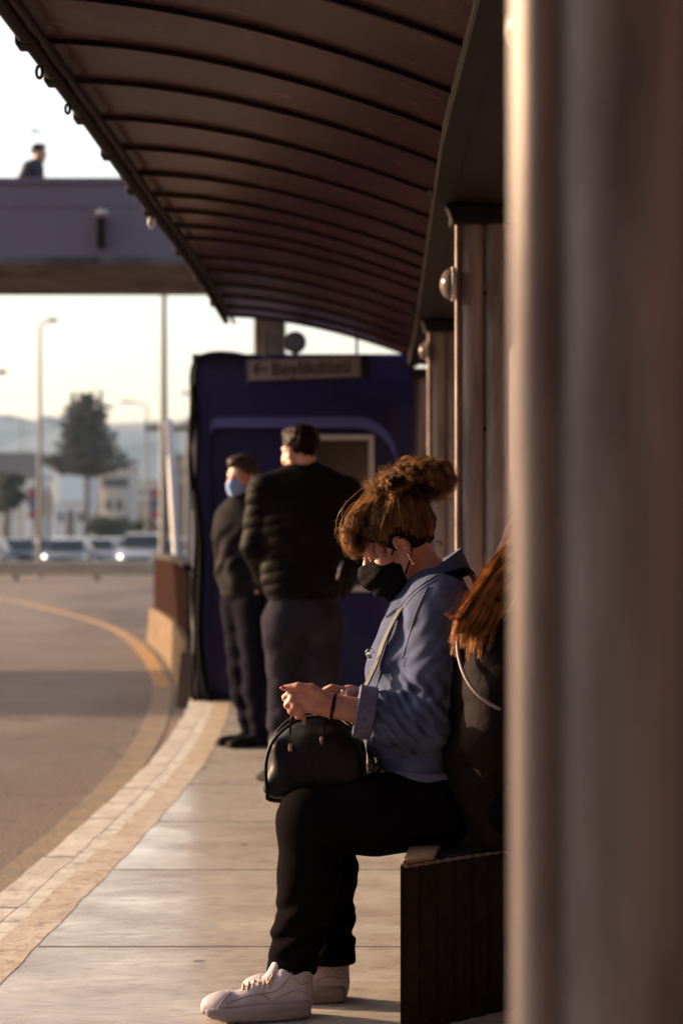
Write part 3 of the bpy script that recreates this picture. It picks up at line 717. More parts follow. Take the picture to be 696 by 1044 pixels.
# things above the kiosk, under the canopy end
kl = empty('floodlight', tuple(P(301, 350, 14.9)), 'small round floodlight on the kiosk roof', 'lamp')
c = P(301, 349, 14.9); mb = MB(); mb.disc(c, (0,-1,-.1), .085, .10, 20, .01); mb.build('housing', 'dark_metal', kl, smooth='auto')
mb = MB(); mb.disc(c+V(0,-.101,-.01), (0,-1,-.1), .066, .006, 20); mb.build('lens', 'glass_white', kl)
mb = MB(); mb.box((c[0]-.02, 14.88, 2.526), (c[0]+.02, 14.95, c[2]-.05)); mb.build('bracket', 'dark_metal', kl)

# ------------------------------------------------------------------ barrier past the kiosk
br = empty('roadside_barrier', (-1.6, 19, RZ), 'brown panel barrier on a pale concrete base beyond the kiosk', 'barrier')
bl = smooth([(-1.30,15.4), (-1.42,17), (-1.62,18.9), (-1.98,21.8), (-2.46,24.8)], 5)
mb = MB()
for a, b in zip(bl, bl[1:]):
    t = nrm(b-a); n = np.array([t[1], -t[0]])
    mb.prism([(*a, RZ), (*(a+n*.24), RZ), (*(a+n*.19), RZ+.44), (*(a+n*.04), RZ+.44)], (*(b-a)*.994, 0))
mb.build('concrete_base', 'concrete', br)
mb = MB()
for a, b in zip(bl, bl[1:]):
    L = np.linalg.norm(b-a); t = (b-a)/L; n = np.array([t[1], -t[0]]); k = max(1, int(L/.10))
    for j in range(k):
        p = a+t*L*(j+.08)/k; q = a+t*L*(j+.92)/k
        mb.prism([(*(p+n*.09), RZ+.44), (*(p+n*.115), RZ+.44), (*(q+n*.115), RZ+.44), (*(q+n*.09), RZ+.44)], (0, 0, .63))
mb.build('panel', 'brown_panel', br)
mb = MB()
for a, b in zip(bl, bl[1:]):
    t = nrm(b-a); n = np.array([t[1], -t[0]]); mb.prism([(*(a+n*.06), RZ+1.07), (*(a+n*.15), RZ+1.07), (*(a+n*.15), RZ+1.13), (*(a+n*.06), RZ+1.13)], (*(b-a), 0))
mb.build('top_rail', 'dark_metal', br)
wp = empty('white_post', (*P(180,0,23.5)[:2], RZ), 'slightly leaning white post standing behind the brown barrier', 'post')
mb = MB(); mb.tube([(P(186,0,23.5)[0], 23.5, RZ), tuple(P(172, 430, 23.5))], .048, 10); mb.build('shaft', 'white_paint', wp, smooth='auto')
mb = MB(); mb.ball(P(172, 429, 23.5), .05, 2, (1,1,.6)); mb.build('cap', 'white_paint', wp, smooth=True)

# ------------------------------------------------------------------ footbridge
BY = 24.5; q_ = BY/2000
def bz(y): return CAMZ+(HZ-y)*q_
fb = empty('footbridge', (-4, BY+1.5, RZ), 'grey violet footbridge crossing high over the road', 'bridge')
mb = MB(); mb.box((-75, BY, bz(268)), (12, BY+.14, bz(183)), .01); mb.box((-75, BY+2.9, bz(268)), (12, BY+3.04, bz(183)), .01); mb.build('parapet', 'bridge_paint', fb)
mb = MB(); mb.box((-75, BY-.03, bz(187)), (12, BY-.002, bz(183)+.02)); mb.box((-75, BY-.012, bz(211)), (12, BY-.003, bz(207)))
for x in np.arange(-74, 12, 2.4): mb.box((x-.008, BY-.008, bz(262)), (x+.008, BY-.0035, bz(212)))
mb.build('parapet_trim', 'bridge_paint', fb)
mb = MB(); mb.box((-75, BY-.05, bz(268)-.03), (12, BY+3.1, bz(262)), .01); mb.build('deck', 'bridge_dark', fb)
mb = MB()
for y in (BY+.75, BY+2.1): mb.box((-75, y, bz(271)), (12, y+.16, bz(268)-.028))
for x in np.arange(-74.6, 12, 1.9): mb.box((x-.05, BY+.10, bz(270)), (x+.05, BY+2.9, bz(268)-.026))
mb.build('girder', 'bridge_dark', fb)
mb = MB()
for x in (P(274,0,BY+1)[0],):
    mb.tube([(x, BY+1.4, RZ), (x, BY+1.4, bz(272)-.21)], .21, 24); mb.box((x-.5, BY+.4, bz(272)-.24), (x+.5, BY+2.4, bz(272)-.005), .03)
mb.build('pier', 'concrete', fb, smooth='auto')
wl = empty('bridge_lamp', tuple(P(104, 215, BY-.1)), 'small white topped lamp with a drop pipe on the bridge parapet', 'lamp')
c = P(104, 217, BY-.14); mb = MB(); mb.ball(c, .085, 2, (1,1,.55)); mb.build('lamp_head', 'pale_trim', wl, smooth=True)
mb = MB(); mb.box(c+V(-.06,-.02,-.42), c+V(.03,.13,-.06), .01); mb.build('drop_pipe', 'dark_metal', wl)

# ------------------------------------------------------------------ guard rail, far lamps, trees, buildings
gr = empty('guard_rail', (-14, 57, RZ), 'long tan guard rail along the far side of the bend', 'guard rail')
gp = smooth([(-42,56.5), (-25,58), (-5,57.5), (8,56.5), (18,55)], 8)
mb = MB()
for a, b in zip(gp, gp[1:]):
    mb.prism([(*a, RZ+z)+() if False else (a[0], a[1]+o, RZ+z) for o, z in ((0,.17), (-.05,.22), (-.05,.31), (0,.37), (-.05,.43), (-.05,.53), (0,.58), (.03,.58), (.03,.17))], (*(b-a), 0))
mb.build('rail', 'rail_tan', gr)
for i in range(len(gp)):
    mb = MB(); mb.box((gp[i][0]-.06, gp[i][1]+.04, RZ), (gp[i][0]+.06, gp[i][1]+.16, RZ+.55), .01); mb.build('post', 'wall_brown', gr)

def street_lamp(px, ytop, d, arm, label, h=None, name='street_lamp'):
    z0 = RZ-.55; top = P(px, ytop, d); x = top[0]
    o = empty(name, (x, d, z0), label, 'street lamp', 'street lamps beyond the bend')
    mb = MB(); mb.tube([(x, d, z0), (x, d, z0+1.2), (x, d, top[2]-.2)], [.12, .09, .055], 10); mb.build('pole', 'grey_pole', o, smooth='auto')
    if arm:
        s = d/F_PX
        mb = MB(); mb.tube([(x, d, top[2]-.22), (x+arm*.12*s, d, top[2]-.05), (x+arm*.5*s, d, top[2]+.02), (x+arm*s, d, top[2]+.06)], .045, 8); mb.build('arm', 'grey_pole', o, smooth=True)
        mb = MB(); mb.box((x+min(arm*.55, arm*1.15)*s, d-.12, top[2]-.02), (x+max(arm*.55, arm*1.15)*s, d+.12, top[2]+.12), .04); mb.build('lamp_head', 'grey_pole', o)
street_lamp(41, 328, 68, 16, 'tallest street lamp with one short arm left of the conifer')
street_lamp(-9, 381, 60, 14, 'street lamp whose head just enters at the left edge')
street_lamp(150, 411, 120, -24, 'distant street lamp reaching left, right of the conifer')
street_lamp(205, 402, 110, -18, 'distant street lamp reaching left close beside the kiosk')
street_lamp(22, 425, 170, -14, 'faint small street lamp above the gantry beam')
ma = empty('flag_mast', (P(167,0,64)[0], 64, RZ-.55), 'plain tall mast running up past the footbridge', 'mast')
mb = MB(); x = P(167,0,64)[0]; mb.tube([(x, 64, RZ-.55), (x, 64, 4), (x, 64, 13)], [.15, .12, .07], 10); mb.build('pole', 'grey_pole', ma, smooth='auto')
mb = MB(); mb.ball((x, 64, 13.05), .12, 2); mb.build('finial', 'grey_pole', ma, smooth=True)
up = empty('utility_pole', (P(192,0,75)[0], 75, RZ-.55), 'utility pole with a long dark crossarm near the mast', 'utility pole')
x = P(192,0,75)[0]; zc = P(0,437,75)[2]
mb = MB(); mb.tube([(x, 75, RZ-.55), (x, 75, zc+.4)], .11, 8); mb.build('pole', 'grey_pole', up, smooth='auto')
mb = MB(); mb.box((P(148,0,75)[0], 74.85, zc-.10), (P(199,0,75)[0], 74.98, zc+.12)); mb.build('crossarm', 'wall_brown', up)
for px in (150,158,166,186,196): mb = MB(); mb.disc((P(px,0,75)[0], 74.9, zc+.12), (0,0,1), .06, .2, 8); mb.build('insulator', 'grey_pole', up)
gy = empty('sign_gantry', (P(10,0,140)[0], 140, RZ-.55), 'dark overhead sign gantry reaching in from the left behind the tall lamp', 'gantry')
mb = MB(); mb.box((-60, 140, P(0,486,140)[2]), (P(42,0,140)[0], 140.6, P(0,461,140)[2])); mb.build('beam', 'roof_grey', gy)
for px in (-30, 39): x = P(px,0,140)[0]; mb = MB(); mb.box((x-.22, 140.1, RZ-.55), (x+.22, 140.5, P(0,486,140)[2])); mb.build('leg', 'grey_pole', gy)

def foliage(name, m, par, clumps, n, leaf):
    mb = MB()
    for c, r, flat in clumps:
        for _ in range(n):
            d = nrm(RNG.normal(size=3))*r*RNG.random()**.45; d[2] *= flat
            p = c+d; a = nrm(RNG.normal(size=3)); b = nrm(np.cross(a, RNG.normal(size=3))); s = leaf*(.6+.8*RNG.random())
            mb.bm.faces.new([mb.bm.verts.new(Vector(q)) for q in (p-a*s, p-b*s*.5, p+a*s, p+b*s*.5)])
    me = bpy.data.meshes.new(name); mb.bm.to_mesh(me); mb.bm.free(); return link(name, me, m, par)
def conifer(px, ytop, ybot, wpx, d, label):
    s = d/F_PX; x = P(px,0,d)[0]; z0 = RZ-.55; zt = P(0,ytop,d)[2]; zb = P(0,ybot,d)[2]
    o = empty('conifer_tree', (x, d, z0), label, 'tree')
    mb = MB(); mb.tube([(x, d, z0), (x+.1, d, lerp(z0, zt, .5)), (x, d, zt-.8)], [.26, .20, .05], 8); mb.build('trunk', 'bark', o, smooth='auto')
    cl = []; nl = 11
    for i in range(nl):
        t = i/(nl-1); z = zb+(zt-zb)*t; rad = wpx*s/2*(1.22-t*.86)*(.72+.5*RNG.random())
        if t > .9: rad *= .55
        nb = int(6+11*(1-t))
        for k in range(nb):
            q = 2*math.pi*(k+RNG.random()*.7)/nb; L = rad*(.75+.35*RNG.random())
            for f in (.3, .6, .85, 1.08): cl.append((V(x+math.cos(q)*L*f, d+math.sin(q)*L*f, z+.22*L*f*f+RNG.normal()*.12), .60*(1.15-.62*f)*(1.25-.62*t), .45))
    for dx in (-1.2, 1.3): cl += [(V(x+dx, d, zt-.6), .25, 2.6), (V(x+dx, d, zt+.2), .14, 3.5)]
    foliage('crown', 'conifer', o, cl, 20, .24)
conifer(88, 405, 482, 70, 175, 'dark layered conifer standing alone against the hills')
def broadleaf(px, ytop, ybot, wpx, d, label):
    s = d/F_PX; x = P(px,0,d)[0]; z0 = RZ-.55; zt = P(0,ytop,d)[2]; zb = P(0,ybot,d)[2]
    o = empty('broadleaf_tree', (x, d, z0), label, 'tree')
    mb = MB(); mb.tube([(x, d, z0), (x-.1, d, lerp(z0, zb, .7)), (x+.1, d, (zb+zt)/2)], [.28, .2, .1], 8); mb.build('trunk', 'bark', o, smooth='auto')
    cl = [(V(x+RNG.normal()*wpx*s*.22, d+RNG.normal()*wpx*s*.2, lerp(zb, zt, .12+.8*RNG.random())), wpx*s*.2*(.7+.6*RNG.random()), .8) for _ in range(22)]
    foliage('crown', 'leaf', o, cl, 90, .24)
broadleaf(8, 484, 524, 40, 120, 'small dark round tree at the left edge below the gantry')
broadleaf(118, 528, 549, 40, 150, 'low dark bushy tree behind the parked cars')
broadleaf(152, 532, 552, 34, 140, 'low bushy tree under the tall mast')

def building(d, x0, x1, ytop, label, wm, wins=(), door=None, extra=None, dep=9, roof='roof_grey'):
    a, b = P(x0, ytop, d), P(x1, ytop, d); z0 = RZ-.55
    o = empty('building', ((a[0]+b[0])/2, d+dep/2, z0), label, 'building')
    mb = MB(); mb.box((a[0], d, z0), (b[0], d+dep, a[2])); mb.build('wall', wm, o)
    mb = MB(); mb.box((a[0]-.15, d-.15, a[2]), (b[0]+.15, d+dep+.15, a[2]+.35)); mb.build('roof', roof, o)
    for (u0, u1, v0, v1) in wins:
        p, q = P(u0, v0, d), P(u1, v1, d); mb = MB(); mb.box((p[0], d-.05, q[2]), (q[0], d-.003, p[2])); mb.build('window', 'far_glass', o)
    if door:
        p, q = P(door[0], door[2], d), P(door[1], door[3], d); mb = MB(); mb.box((p[0], d-.06, z0), (q[0], d-.004, p[2])); mb.build('door', 'wall_brown', o)
    return o
b1 = building(230, 55, 92, 480, 'white flat roofed building with a big pale sign panel and dark door', 'wall_white', door=(68, 76, 520, 548), wins=((60,65,522,532), (80,87,522,532)))
p, q = P(59, 484, 229.8), P(86, 512, 229.8); mb = MB(); mb.box((p[0], 229.6, q[2]), (q[0], 229.9, p[2]), .05); mb.build('sign_panel', 'panel_pale', b1)
building(240, 93, 133, 478, 'cream building with an orange roof edge and one long window band', 'wall_cream', wins=((104,131,487,497), (97,103,510,520), (108,114,510,520), (119,125,510,520)), roof='wall_orange')
building(330, 134, 168, 505, 'small pale distant building right of the cream one', 'wall_white', wins=((138,143,512,520), (148,153,512,520), (158,163,512,520)))
building(170, 168, 215, 468, 'tan building with brown lower floor beside the kiosk', 'wall_tan', wins=((172,180,476,486), (186,194,476,486)))
building(165, 183, 222, 497, 'low brown shed in front of the tan building', 'wall_brown', wins=((190,198,510,522),), dep=4)
building(330, 24, 54, 489, 'pale distant block behind the red banners', 'wall_white', wins=((28,32,496,504), (38,42,496,504), (46,50,496,504)))
building(300, 96, 150, 512, 'low ochre building whose roof shows above the parked cars', 'wall_tan', wins=((100,106,520,528), (112,118,520,528), (136,142,520,528)))
building(380, 140, 172, 492, 'pale narrow tower block far off right of the conifer', 'wall_cream', wins=((144,148,498,504), (156,160,498,504), (144,148,510,516), (156,160,510,516)))
building(420, -40, 22, 505, 'long low pale building far off at the left edge', 'wall_cream', wins=((-8,-2,512,520), (4,9,512,520), (13,18,512,520)))
def banner(px, d, label):
    o = empty('round_sign', (P(px,0,d)[0], d, RZ-.55), label, 'sign', 'red and blue signs by the far road')
    x = P(px,0,d)[0]; mb = MB(); mb.tube([(x, d, RZ-.55), (x, d, P(0,495,d)[2])], .06, 8); mb.build('post', 'grey_pole', o)
    s = d/F_PX
    for n, y0, y1, m in (('top_panel', 499, 507, 'banner_red'), ('middle_panel', 508, 520, 'banner_blue'), ('bottom_panel', 521, 529, 'banner_red')):
        mb = MB(); mb.box((x-6*s, d-.14, P(0,y1,d)[2]), (x+6*s, d-.07, P(0,y0,d)[2]), .03); mb.build(n, m, o)
banner(35, 100, 'red and blue banner sign by the tall street lamp'); banner(158, 100, 'red and blue banner sign beside the mast')
bd = empty('beige_sign_board', (P(49,0,98)[0], 98, RZ-.55), 'narrow beige board right of the tall street lamp', 'board')
mb = MB(); mb.box((P(44,0,98)[0], 98, P(0,527,98)[2]), (P(54,0,98)[0], 98.1, P(0,503,98)[2])); mb.build('board', 'wall_tan', bd)
mb = MB(); x = P(49,0,98)[0]; mb.box((x-.08, 98.02, RZ-.55), (x+.08, 98.09, P(0,527,98)[2])); mb.build('post', 'grey_pole', bd)

# ------------------------------------------------------------------ cars beyond the rail
def car(x, y, paint, label, suv=False, lights=True, lit=()):
    z0 = RZ-.15; g = 'cars queueing beyond the guard rail' if lights else 'cars parked behind the queue'
    o = empty('parked_car' if not lights else 'car', (x, y, z0), label, 'car', g)
    h = 1.56 if suv else 1.36; w = .90 if suv else .87; L = 2.15; bt = .95 if suv else .82
    pr = [(-L,.30), (-L-.06,.45), (-L+.02,.66), (-L+.25,.74), (-1.05,bt), (L-.6,bt+.04), (L-.05,bt-.02), (L,.6), (L-.02,.30), (1.75,.26), (1.6,.48), (1.3,.58), (1.0,.48), (.88,.24), (-.9,.24), (-1.02,.48), (-1.32,.58), (-1.62,.48), (-1.78,.26)]
    T = lambda pt: (x+pt[0], y+pt[1], z0+pt[2])
    mb = MB(); mb.prism([T((-w, a, b)) for a, b in pr], (2*w, 0, 0), .05, 2); mb.build('body', paint, o, smooth='auto')
    mb = MB(); bm = mb.bm; cb_ = [(-1.05,bt-.02,w-.03), (-.30,h-.04,w-.20), (.2,h,w-.20), (1.25,h-.05,w-.20), (1.75 if not suv else 2.0,bt,w-.03)]
    A = [bm.verts.new(T((-hw, a, b))) for a, b, hw in cb_]; B = [bm.verts.new(T((hw, a, b))) for a, b, hw in cb_]
    for i in range(4): bm.faces.new((A[i], A[i+1], B[i+1], B[i]))
    bm.faces.new(A[::-1]); bm.faces.new(B); bm.faces.new((A[0], B[0], B[-1], A[-1]))
    mb.build('cabin', paint, o)
    mb = MB(); f = lambda t, s_: T(((cb_[0][2]*(1-t)+cb_[1][2]*t-.07)*s_, -1.05+.75*t-.02, bt-.02+(h-.02-bt)*t+.012))
    mb.bm.faces.new([mb.bm.verts.new(q) for q in (f(.10,-1), f(.10,1), f(.93,1), f(.93,-1))]); bmesh.ops.solidify(mb.bm, geom=mb.bm.faces[:], thickness=.008); mb.build('windscreen', 'far_glass', o)
    for s_ in (-1, 1):
        mb = MB(); qs = [(-.78,bt+.05,w-.055), (-.25,h-.10,w-.185), (1.15,h-.11,w-.185), (1.5,bt+.05,w-.055)]
        mb.prism([T((s_*(hw+.004), a, b)) for a, b, hw in qs], (s_*.012, 0, 0)); mb.build('side_window', 'far_glass', o)
        for wy in (-1.32, 1.3):
            mb = MB(); mb.disc(T((s_*(w-.19), wy, .32)), (s_, 0, 0), .32, .18, 20, .03); t_ = mb.build('wheel', 'tyre', o, smooth='auto')
            mb = MB(); mb.disc(T((s_*(w-.012), wy, .32)), (s_, 0, 0), .20, .02, 14, .01); mb.build('rim', 'rim', t_, smooth='auto')
        mb = MB(); mb.ball(T((s_*(w-.20), -L-.01, .63)), .062, 2, (1.2,.5,.9)); mb.build('headlight', 'lamp_glow' if s_ in lit else 'glass_white', o, smooth=True)
        mb = MB(); mb.box(T((s_*(w+.02)-.08, -.78, bt-.0)), T((s_*(w+.02)+.08, -.66, bt+.14)), .03); mb.build('mirror', paint, o)
    mb = MB(); mb.box(T((-.42, -L-.075, .44)), T((.42, -L+.03, .60)), .02); mb.build('grille', 'tyre', o)
    mb = MB(); mb.box(T((-.26, -L-.09, .36)), T((.26, -L-.05, .46)), .005); mb.build('number_plate', 'white_paint', o)
    return o
CY = 66.0
for px, d, paint, suv, lab, lit in ((-17, 80, 'car_grey', 0, 'grey car cut by the left edge with one headlight lit', (1,)), (70, 80, 'car_silver', 0, 'silver car left of the white car with one bright headlight', (-1,)), (101, 88, 'car_white', 0, 'white car with its lights off, between the silver car and the off-roader', ()),
                            (146, 80, 'car_white', 1, 'pale tall off-roader with one bright headlight near the barrier', (-1,)), (20, 90, 'car_dark', 0, 'dark car behind the grey one at the left edge', ()), (122, 92, 'car_silver', 0, 'silver car half hidden behind the off-roader', ()), (48, 93, 'car_white', 0, 'white car glimpsed between the dark car and the silver one', ()),
                            (187, 82, 'car_dark', 0, 'dark car with one bright headlight beside the white post', (-1,))):
    car(P(px,0,d)[0], d, paint, lab, bool(suv), True, lit=lit)
for px, d, paint, lab in ((28, 97, 'car_dark', 'dark car in the second row near the left edge'), (72, 98, 'car_grey', 'grey car in the second row behind the silver car'), (112, 97.5, 'car_dark', 'dark car in the second row behind the white car'), (164, 97, 'car_red', 'dark red car in the second row by the mast')):
    car(P(px,0,d)[0], d, paint, lab, False, False)
for (x0, y0, x1, y1, h, lab) in ((-26, -52, 30, -34, 18, 'long apartment block across the street behind the bus stop'), (-58, -34, -30, 7.5, 8.5, 'long low block on the far pavement left of the bus stop'), (-38, 7.7, -30, 15.5, 8.2, 'low shop building beside the long low block')):  # unseen blocks added to keep sky and sun light off the stop
    o = empty('added_light_blocker', ((x0+x1)/2, (y0+y1)/2, RZ-.55), lab, 'building')
    mb = MB(); mb.box((x0, y0, RZ-.55), (x1, y1, h)); mb.build('wall', 'wall_brown', o); mb = MB(); mb.box((x0-.3, y0-.3, h), (x1+.3, y1+.3, h+.5)); mb.build('roof', 'roof_grey', o)
    for fl in range(int((h-1)/3)):
        for k in range(int((x1-x0)/4)): mb = MB(); mb.box((x0+1+k*4, y1+.004, 1.2+fl*3), (x0+3+k*4, y1+.05, 2.8+fl*3)); mb.build('window', 'far_glass', o)
# gull over the bridge
gu = empty('gull', tuple(P(38, 134, 60)), 'small grey gull gliding above the walker on the bridge', 'bird')
c = P(38, 134, 60); F = Field(c-.5, c+.5, .012); F.ell(c, (.11,.05,.04)); F.ell(c+V(.12,0,.01), (.04,.03,.03))
for s_ in (-1, 1): F.chain([c, c+V(s_*.12,s_*.10,.035), c+V(s_*.30,s_*.16,-.01)], [.035,.024,.012], .02)
F.cone(c-V(.08,0,0), c-V(.16,0,0), .03, .02); F.build('body', 'roof_grey', gu)

# ================================================================== PEOPLE
# ---- the seated woman with the phone-less hand, handbag and denim jacket
def strands(name, m, par, paths, r, n=3):
    """many fine hair tubes in one mesh"""
    vs, fs = [], []
    for pts, rr in paths:
        pts = np.asarray(pts); k = len(pts)
        tg = np.gradient(pts, axis=0); tg /= np.linalg.norm(tg, axis=1)[:, None]+1e-9
        ref = np.where(np.abs(tg[:, 2:3]) < .9, np.array([[0, 0, 1.]]), np.array([[1., 0, 0]]))
        a = np.cross(tg, ref); a /= np.linalg.norm(a, axis=1)[:, None]+1e-9; b = np.cross(tg, a)
        base = len(vs); tp = np.linspace(1, .35, k)[:, None]*rr*r
        for q in range(n):
            pass
        ring = np.stack([pts+tp*(math.cos(2*math.pi*q/n)*a+math.sin(2*math.pi*q/n)*b) for q in range(n)], 1).reshape(-1, 3)
        vs.extend(map(tuple, ring))
        for i in range(k-1):
            for q in range(n): fs.append((base+i*n+q, base+i*n+(q+1) % n, base+(i+1)*n+(q+1) % n, base+(i+1)*n+q))
    me = bpy.data.meshes.new(name); me.from_pydata(vs, [], fs); return link(name, me, m, par, smooth=True)

yw = 5.16
hd = Head(P(407, 556, 5.13), (-math.cos(R(28)), -.03, -math.sin(R(28))), (-math.sin(R(28)), 0, math.cos(R(28))), .95)
W = Person(build_=1.06, u=V(0,1,0), wp=1.42, wc=1.42, head=hd,
    pelvis=P(437,812,yw), waist=P(424,757,yw), chest=P(428,690,yw), upper=P(438,632,yw), neck0=P(441,598,5.15),
    sh=[P(449,622,4.995), P(444,618,5.315)], el=[P(434,737,4.955), P(430,735,5.36)], wr=[P(333,719,4.95), P(356,709,5.13)],
    hip=[P(440,824,5.06), P(440,824,5.26)], kn=[P(317,838,4.97), P(322,834,5.13)], an=[P(296,1003,4.95), P(339,987,5.10)],
    toe=[V(-.97,-.12,0), V(-.97,.05,0)])
wom = empty('person', (P(420,0,yw)[0], yw, 0), 'woman in a denim jacket and black mask sitting bowed on the bench with a handbag', 'person')
lo, hi = bounds(*[P(265,480,4.8), P(480,1040,5.45)], pad=.05); lo[2] = 0; lo[0] = P(225,0,5)[0]
F = Field(lo, hi, .0036)
W.body(F)
# far hand: relaxed, closing from behind
hand(F, W.wr[1], P(322,704,5.06)-W.wr[1], V(0,-.5,-.8), V(-.1,-.3,1), .55, .92)
# near hand: thumb on top pinching against the index finger, the rest curled
Y0 = 4.925
def HC(*p, rs): F.chain([P(*q) for q in p], rs, .006)
F.cone(P(338,718,4.948), P(322,709,4.945), .021, .019, .015); F.cone(P(338,721,4.948), P(320,719,4.94), .022, .020, .015); F.cone(P(322,709,4.945), P(309,706,4.94), .017, .013, .014); F.cone(P(320,719,4.94), P(309,714,4.937), .018, .013, .014)
HC((330,711,4.935), (318,702,4.925), (304,700,4.925), (291,701.5,4.935), rs=[.016,.0125,.0105,.0085])            # thumb
HC((309,705,4.94), (297,706,4.945), (291,711,4.955), (293,716,4.965), rs=[.0115,.0098,.0088,.0080])             # index
HC((308,711,4.937), (298,713,4.935), (293,719,4.945), (299,722,4.955), rs=[.0115,.0098,.009,.0082])              # middle
HC((310,717,4.937), (301,719,4.932), (297,725,4.942), (303,727,4.953), rs=[.011,.0095,.0088,.008])               # ring
HC((315,722,4.938), (307,725,4.932), (304,730,4.942), (309,731,4.952), rs=[.0105,.0088,.008,.0074])               # little
for i in (-1, 1): F.ell(hd.p(.080,.031*i,.009), V(.0145,.0165,.0125)*hd.s, hd.A, .004)
F.build('body', 'skin', wom)
for i in (-1, 1): mb = MB(); mb.tube([hd.p(.0855,.018*i,-.001), hd.p(.0945,.031*i,-.003), hd.p(.084,.046*i,.001)], [.001,.0016,.0008], 6); mb.build('eyelashes', 'hair_core', wom, smooth=True)
mb = MB(); mb.ball(P(288.6,701.3,4.929), .0062, 2, (1.35,.8,.75)); mb.build('thumb_nail', 'nail_red', wom, smooth=True)
# jacket
lo, hi = bounds(*[P(360,560,4.9), P(480,800,5.45)], pad=.06)
F = Field(lo, hi, .0042); g = .017
Q = W
F.cone(P(436,800,yw), P(424,757,yw), .106+.01, .112, .05, u=Q.u, w=1.42)
W.torso(F, g, low=False)
F.cone(P(424,690,yw), P(424,650,yw), .104, .085, .05, u=Q.u, w=1.3)          # bust
for i in (0, 1): W.arm(F, i, .016, .40, .025)
F.cone(lerp(W.el[0], W.wr[0], .15), lerp(W.el[0], W.wr[0], .39), .060, .057, .02)
F.fold(W.sh[0], W.el[0], .0020, 95, 1.5, .10, .4); F.fold(W.el[0]+V(.03,0,0), lerp(W.el[0], W.wr[0], .62), .0040, 130, 1.3, .10, 1.2)
F.fold(lerp(W.sh[0], W.el[0], .5), W.el[0]+V(0,0,-.06), .0032, 110, -1.3, .11, 2.2)
F.fold(W.sh[1], W.el[1], .005, 62, .8, .10, 1.4)
F.fold(P(425,800,yw-.1), P(425,650,yw-.1), .0042, 48, .7, .22, 3.0)
F.warp(wob(24, .0020, 1.1)); F.warp(wob(60, .0010, .3))
# hollow the neck opening, the front opening and the cuffs
F.cone(P(441,606,5.15), P(404,560,5.15), .060, .060, 0, op='sub')
ax_ = nrm(W.wr[0]-W.el[0])
ax1 = nrm(W.wr[1]-W.el[1])
F.plane(P(425,795,yw), (-.05, 0, -1))
jk = F.build('jacket', 'denim', wom)
# turned-up cuff, hem band, placket, seams, buttons
def ringband(c, ax, r, w, th, name, m, par, u=None, ws=1.0, n=40):
    ax = nrm(ax); a = nrm(np.cross(ax, V(0,1,0)) if u is None else u); b = np.cross(ax, a); mb = MB(); L = []
    for k in range(n):
        q = 2*math.pi*k/n; d = (a*math.cos(q)*ws+b*math.sin(q)); wv = 1+.02*math.sin(5*q)
        L.append([mb.bm.verts.new(Vector(c+d*(r+i)*wv+ax*j)) for i, j in ((0,-w/2), (th,-w/2+.004), (th,w/2-.004), (0,w/2))])
    for k in range(n):
        A, B = L[k], L[(k+1) % n]
        for i in range(4): mb.bm.faces.new((A[i], A[(i+1) % 4], B[(i+1) % 4], B[i]))
    return mb.build(name, m, par, smooth='auto')
cf = lerp(W.el[0], W.wr[0], .615); ringband(cf, ax_, .0585, .050, .009, 'cuff', 'denim_edge', jk)
cf = lerp(W.el[1], W.wr[1], .615); ringband(cf, ax1, .0535, .045, .009, 'cuff', 'denim_edge', jk)
ringband(P(432,786,yw), (0.05,0,1), .1225, .036, .010, 'hem_band', 'denim_edge', jk, u=V(0,1,0), ws=1.38)
for x, y, yd in ((382,775,5.035), (377,668,5.03)):
    mb = MB(); mb.disc(P(x,y,yd), (-.5,-1,0), .0085, .006, 14, .0015); mb.build('button', 'steel', jk, smooth='auto')
# folded collar, higher at the nape than at the throat
mb = MB(); L = []
for q in np.linspace(R(-158), R(158), 34):
    ex = V(math.cos(q), 0, .80*math.cos(q)); base = P(436,585,5.15); wv = .004*math.sin(5*q)
    e = V(.078*ex[0]-.002, .082*math.sin(q), .064*ex[2]); o_ = V(.118*math.cos(q)-.004, .124*math.sin(q), .060*math.cos(q)-.050+wv)
    m_ = V(.090*math.cos(q)-.003, .096*math.sin(q), .078*math.cos(q)*.8+.006)
    L.append([base+e+V(0,0,-.03), base+e, base+m_, base+o_, base+o_-V(.004*math.cos(q), .004*math.sin(q), .006), base+lerp(e, o_, .5)-V(0,0,.022)])
L = [[mb.bm.verts.new(Vector(p)) for p in r_] for r_ in L]
for A, B in zip(L, L[1:]):
    for k in range(6): mb.bm.faces.new((A[k], A[(k+1) % 6], B[(k+1) % 6], B[k]))
mb.bm.faces.new(L[0]); mb.bm.faces.new(L[-1][::-1])
mb.build('collar', 'denim', jk, smooth='auto')
def on_surface(x, y, y0=4.6, off=.0015):
    """drops a seam point onto the near side of the jacket"""
    Y = 4.85
    for _ in range(2):
        p0 = P(x, y, y0); dv = nrm(P(x, y, 6)-P(x, y, 4)); hit, loc, nn, _i = JT.ray_cast(Vector(p0), Vector(dv))
    return np.array(loc)-dv*off if hit is not None and loc is not None else None
_m = jk.data; JT = BVHTree.FromPolygons([tuple(v.co+Vector(WL[jk])) for v in _m.vertices], [tuple(p.vertices) for p in _m.polygons])
def JTcast(x, y, off=.001):
    p0 = P(x, y, 4.5); dv = nrm(P(x, y, 6)-P(x, y, 4)); r_ = JT.ray_cast(Vector(p0), Vector(dv))
    return None if r_[0] is None else np.array(r_[0])-dv*off
def stitched(pts, r=.0022):
    q = [JTcast(*p) for p in smooth([V(*p) for p in pts], 8)]; q = [p for p in q if p is not None]
    if len(q) > 2: mb = MB(); mb.tube(q, r, 6); mb.build('seam', 'denim_edge', jk, smooth=True)
stitched([(446,586), (430,596), (416,608), (404,624)])
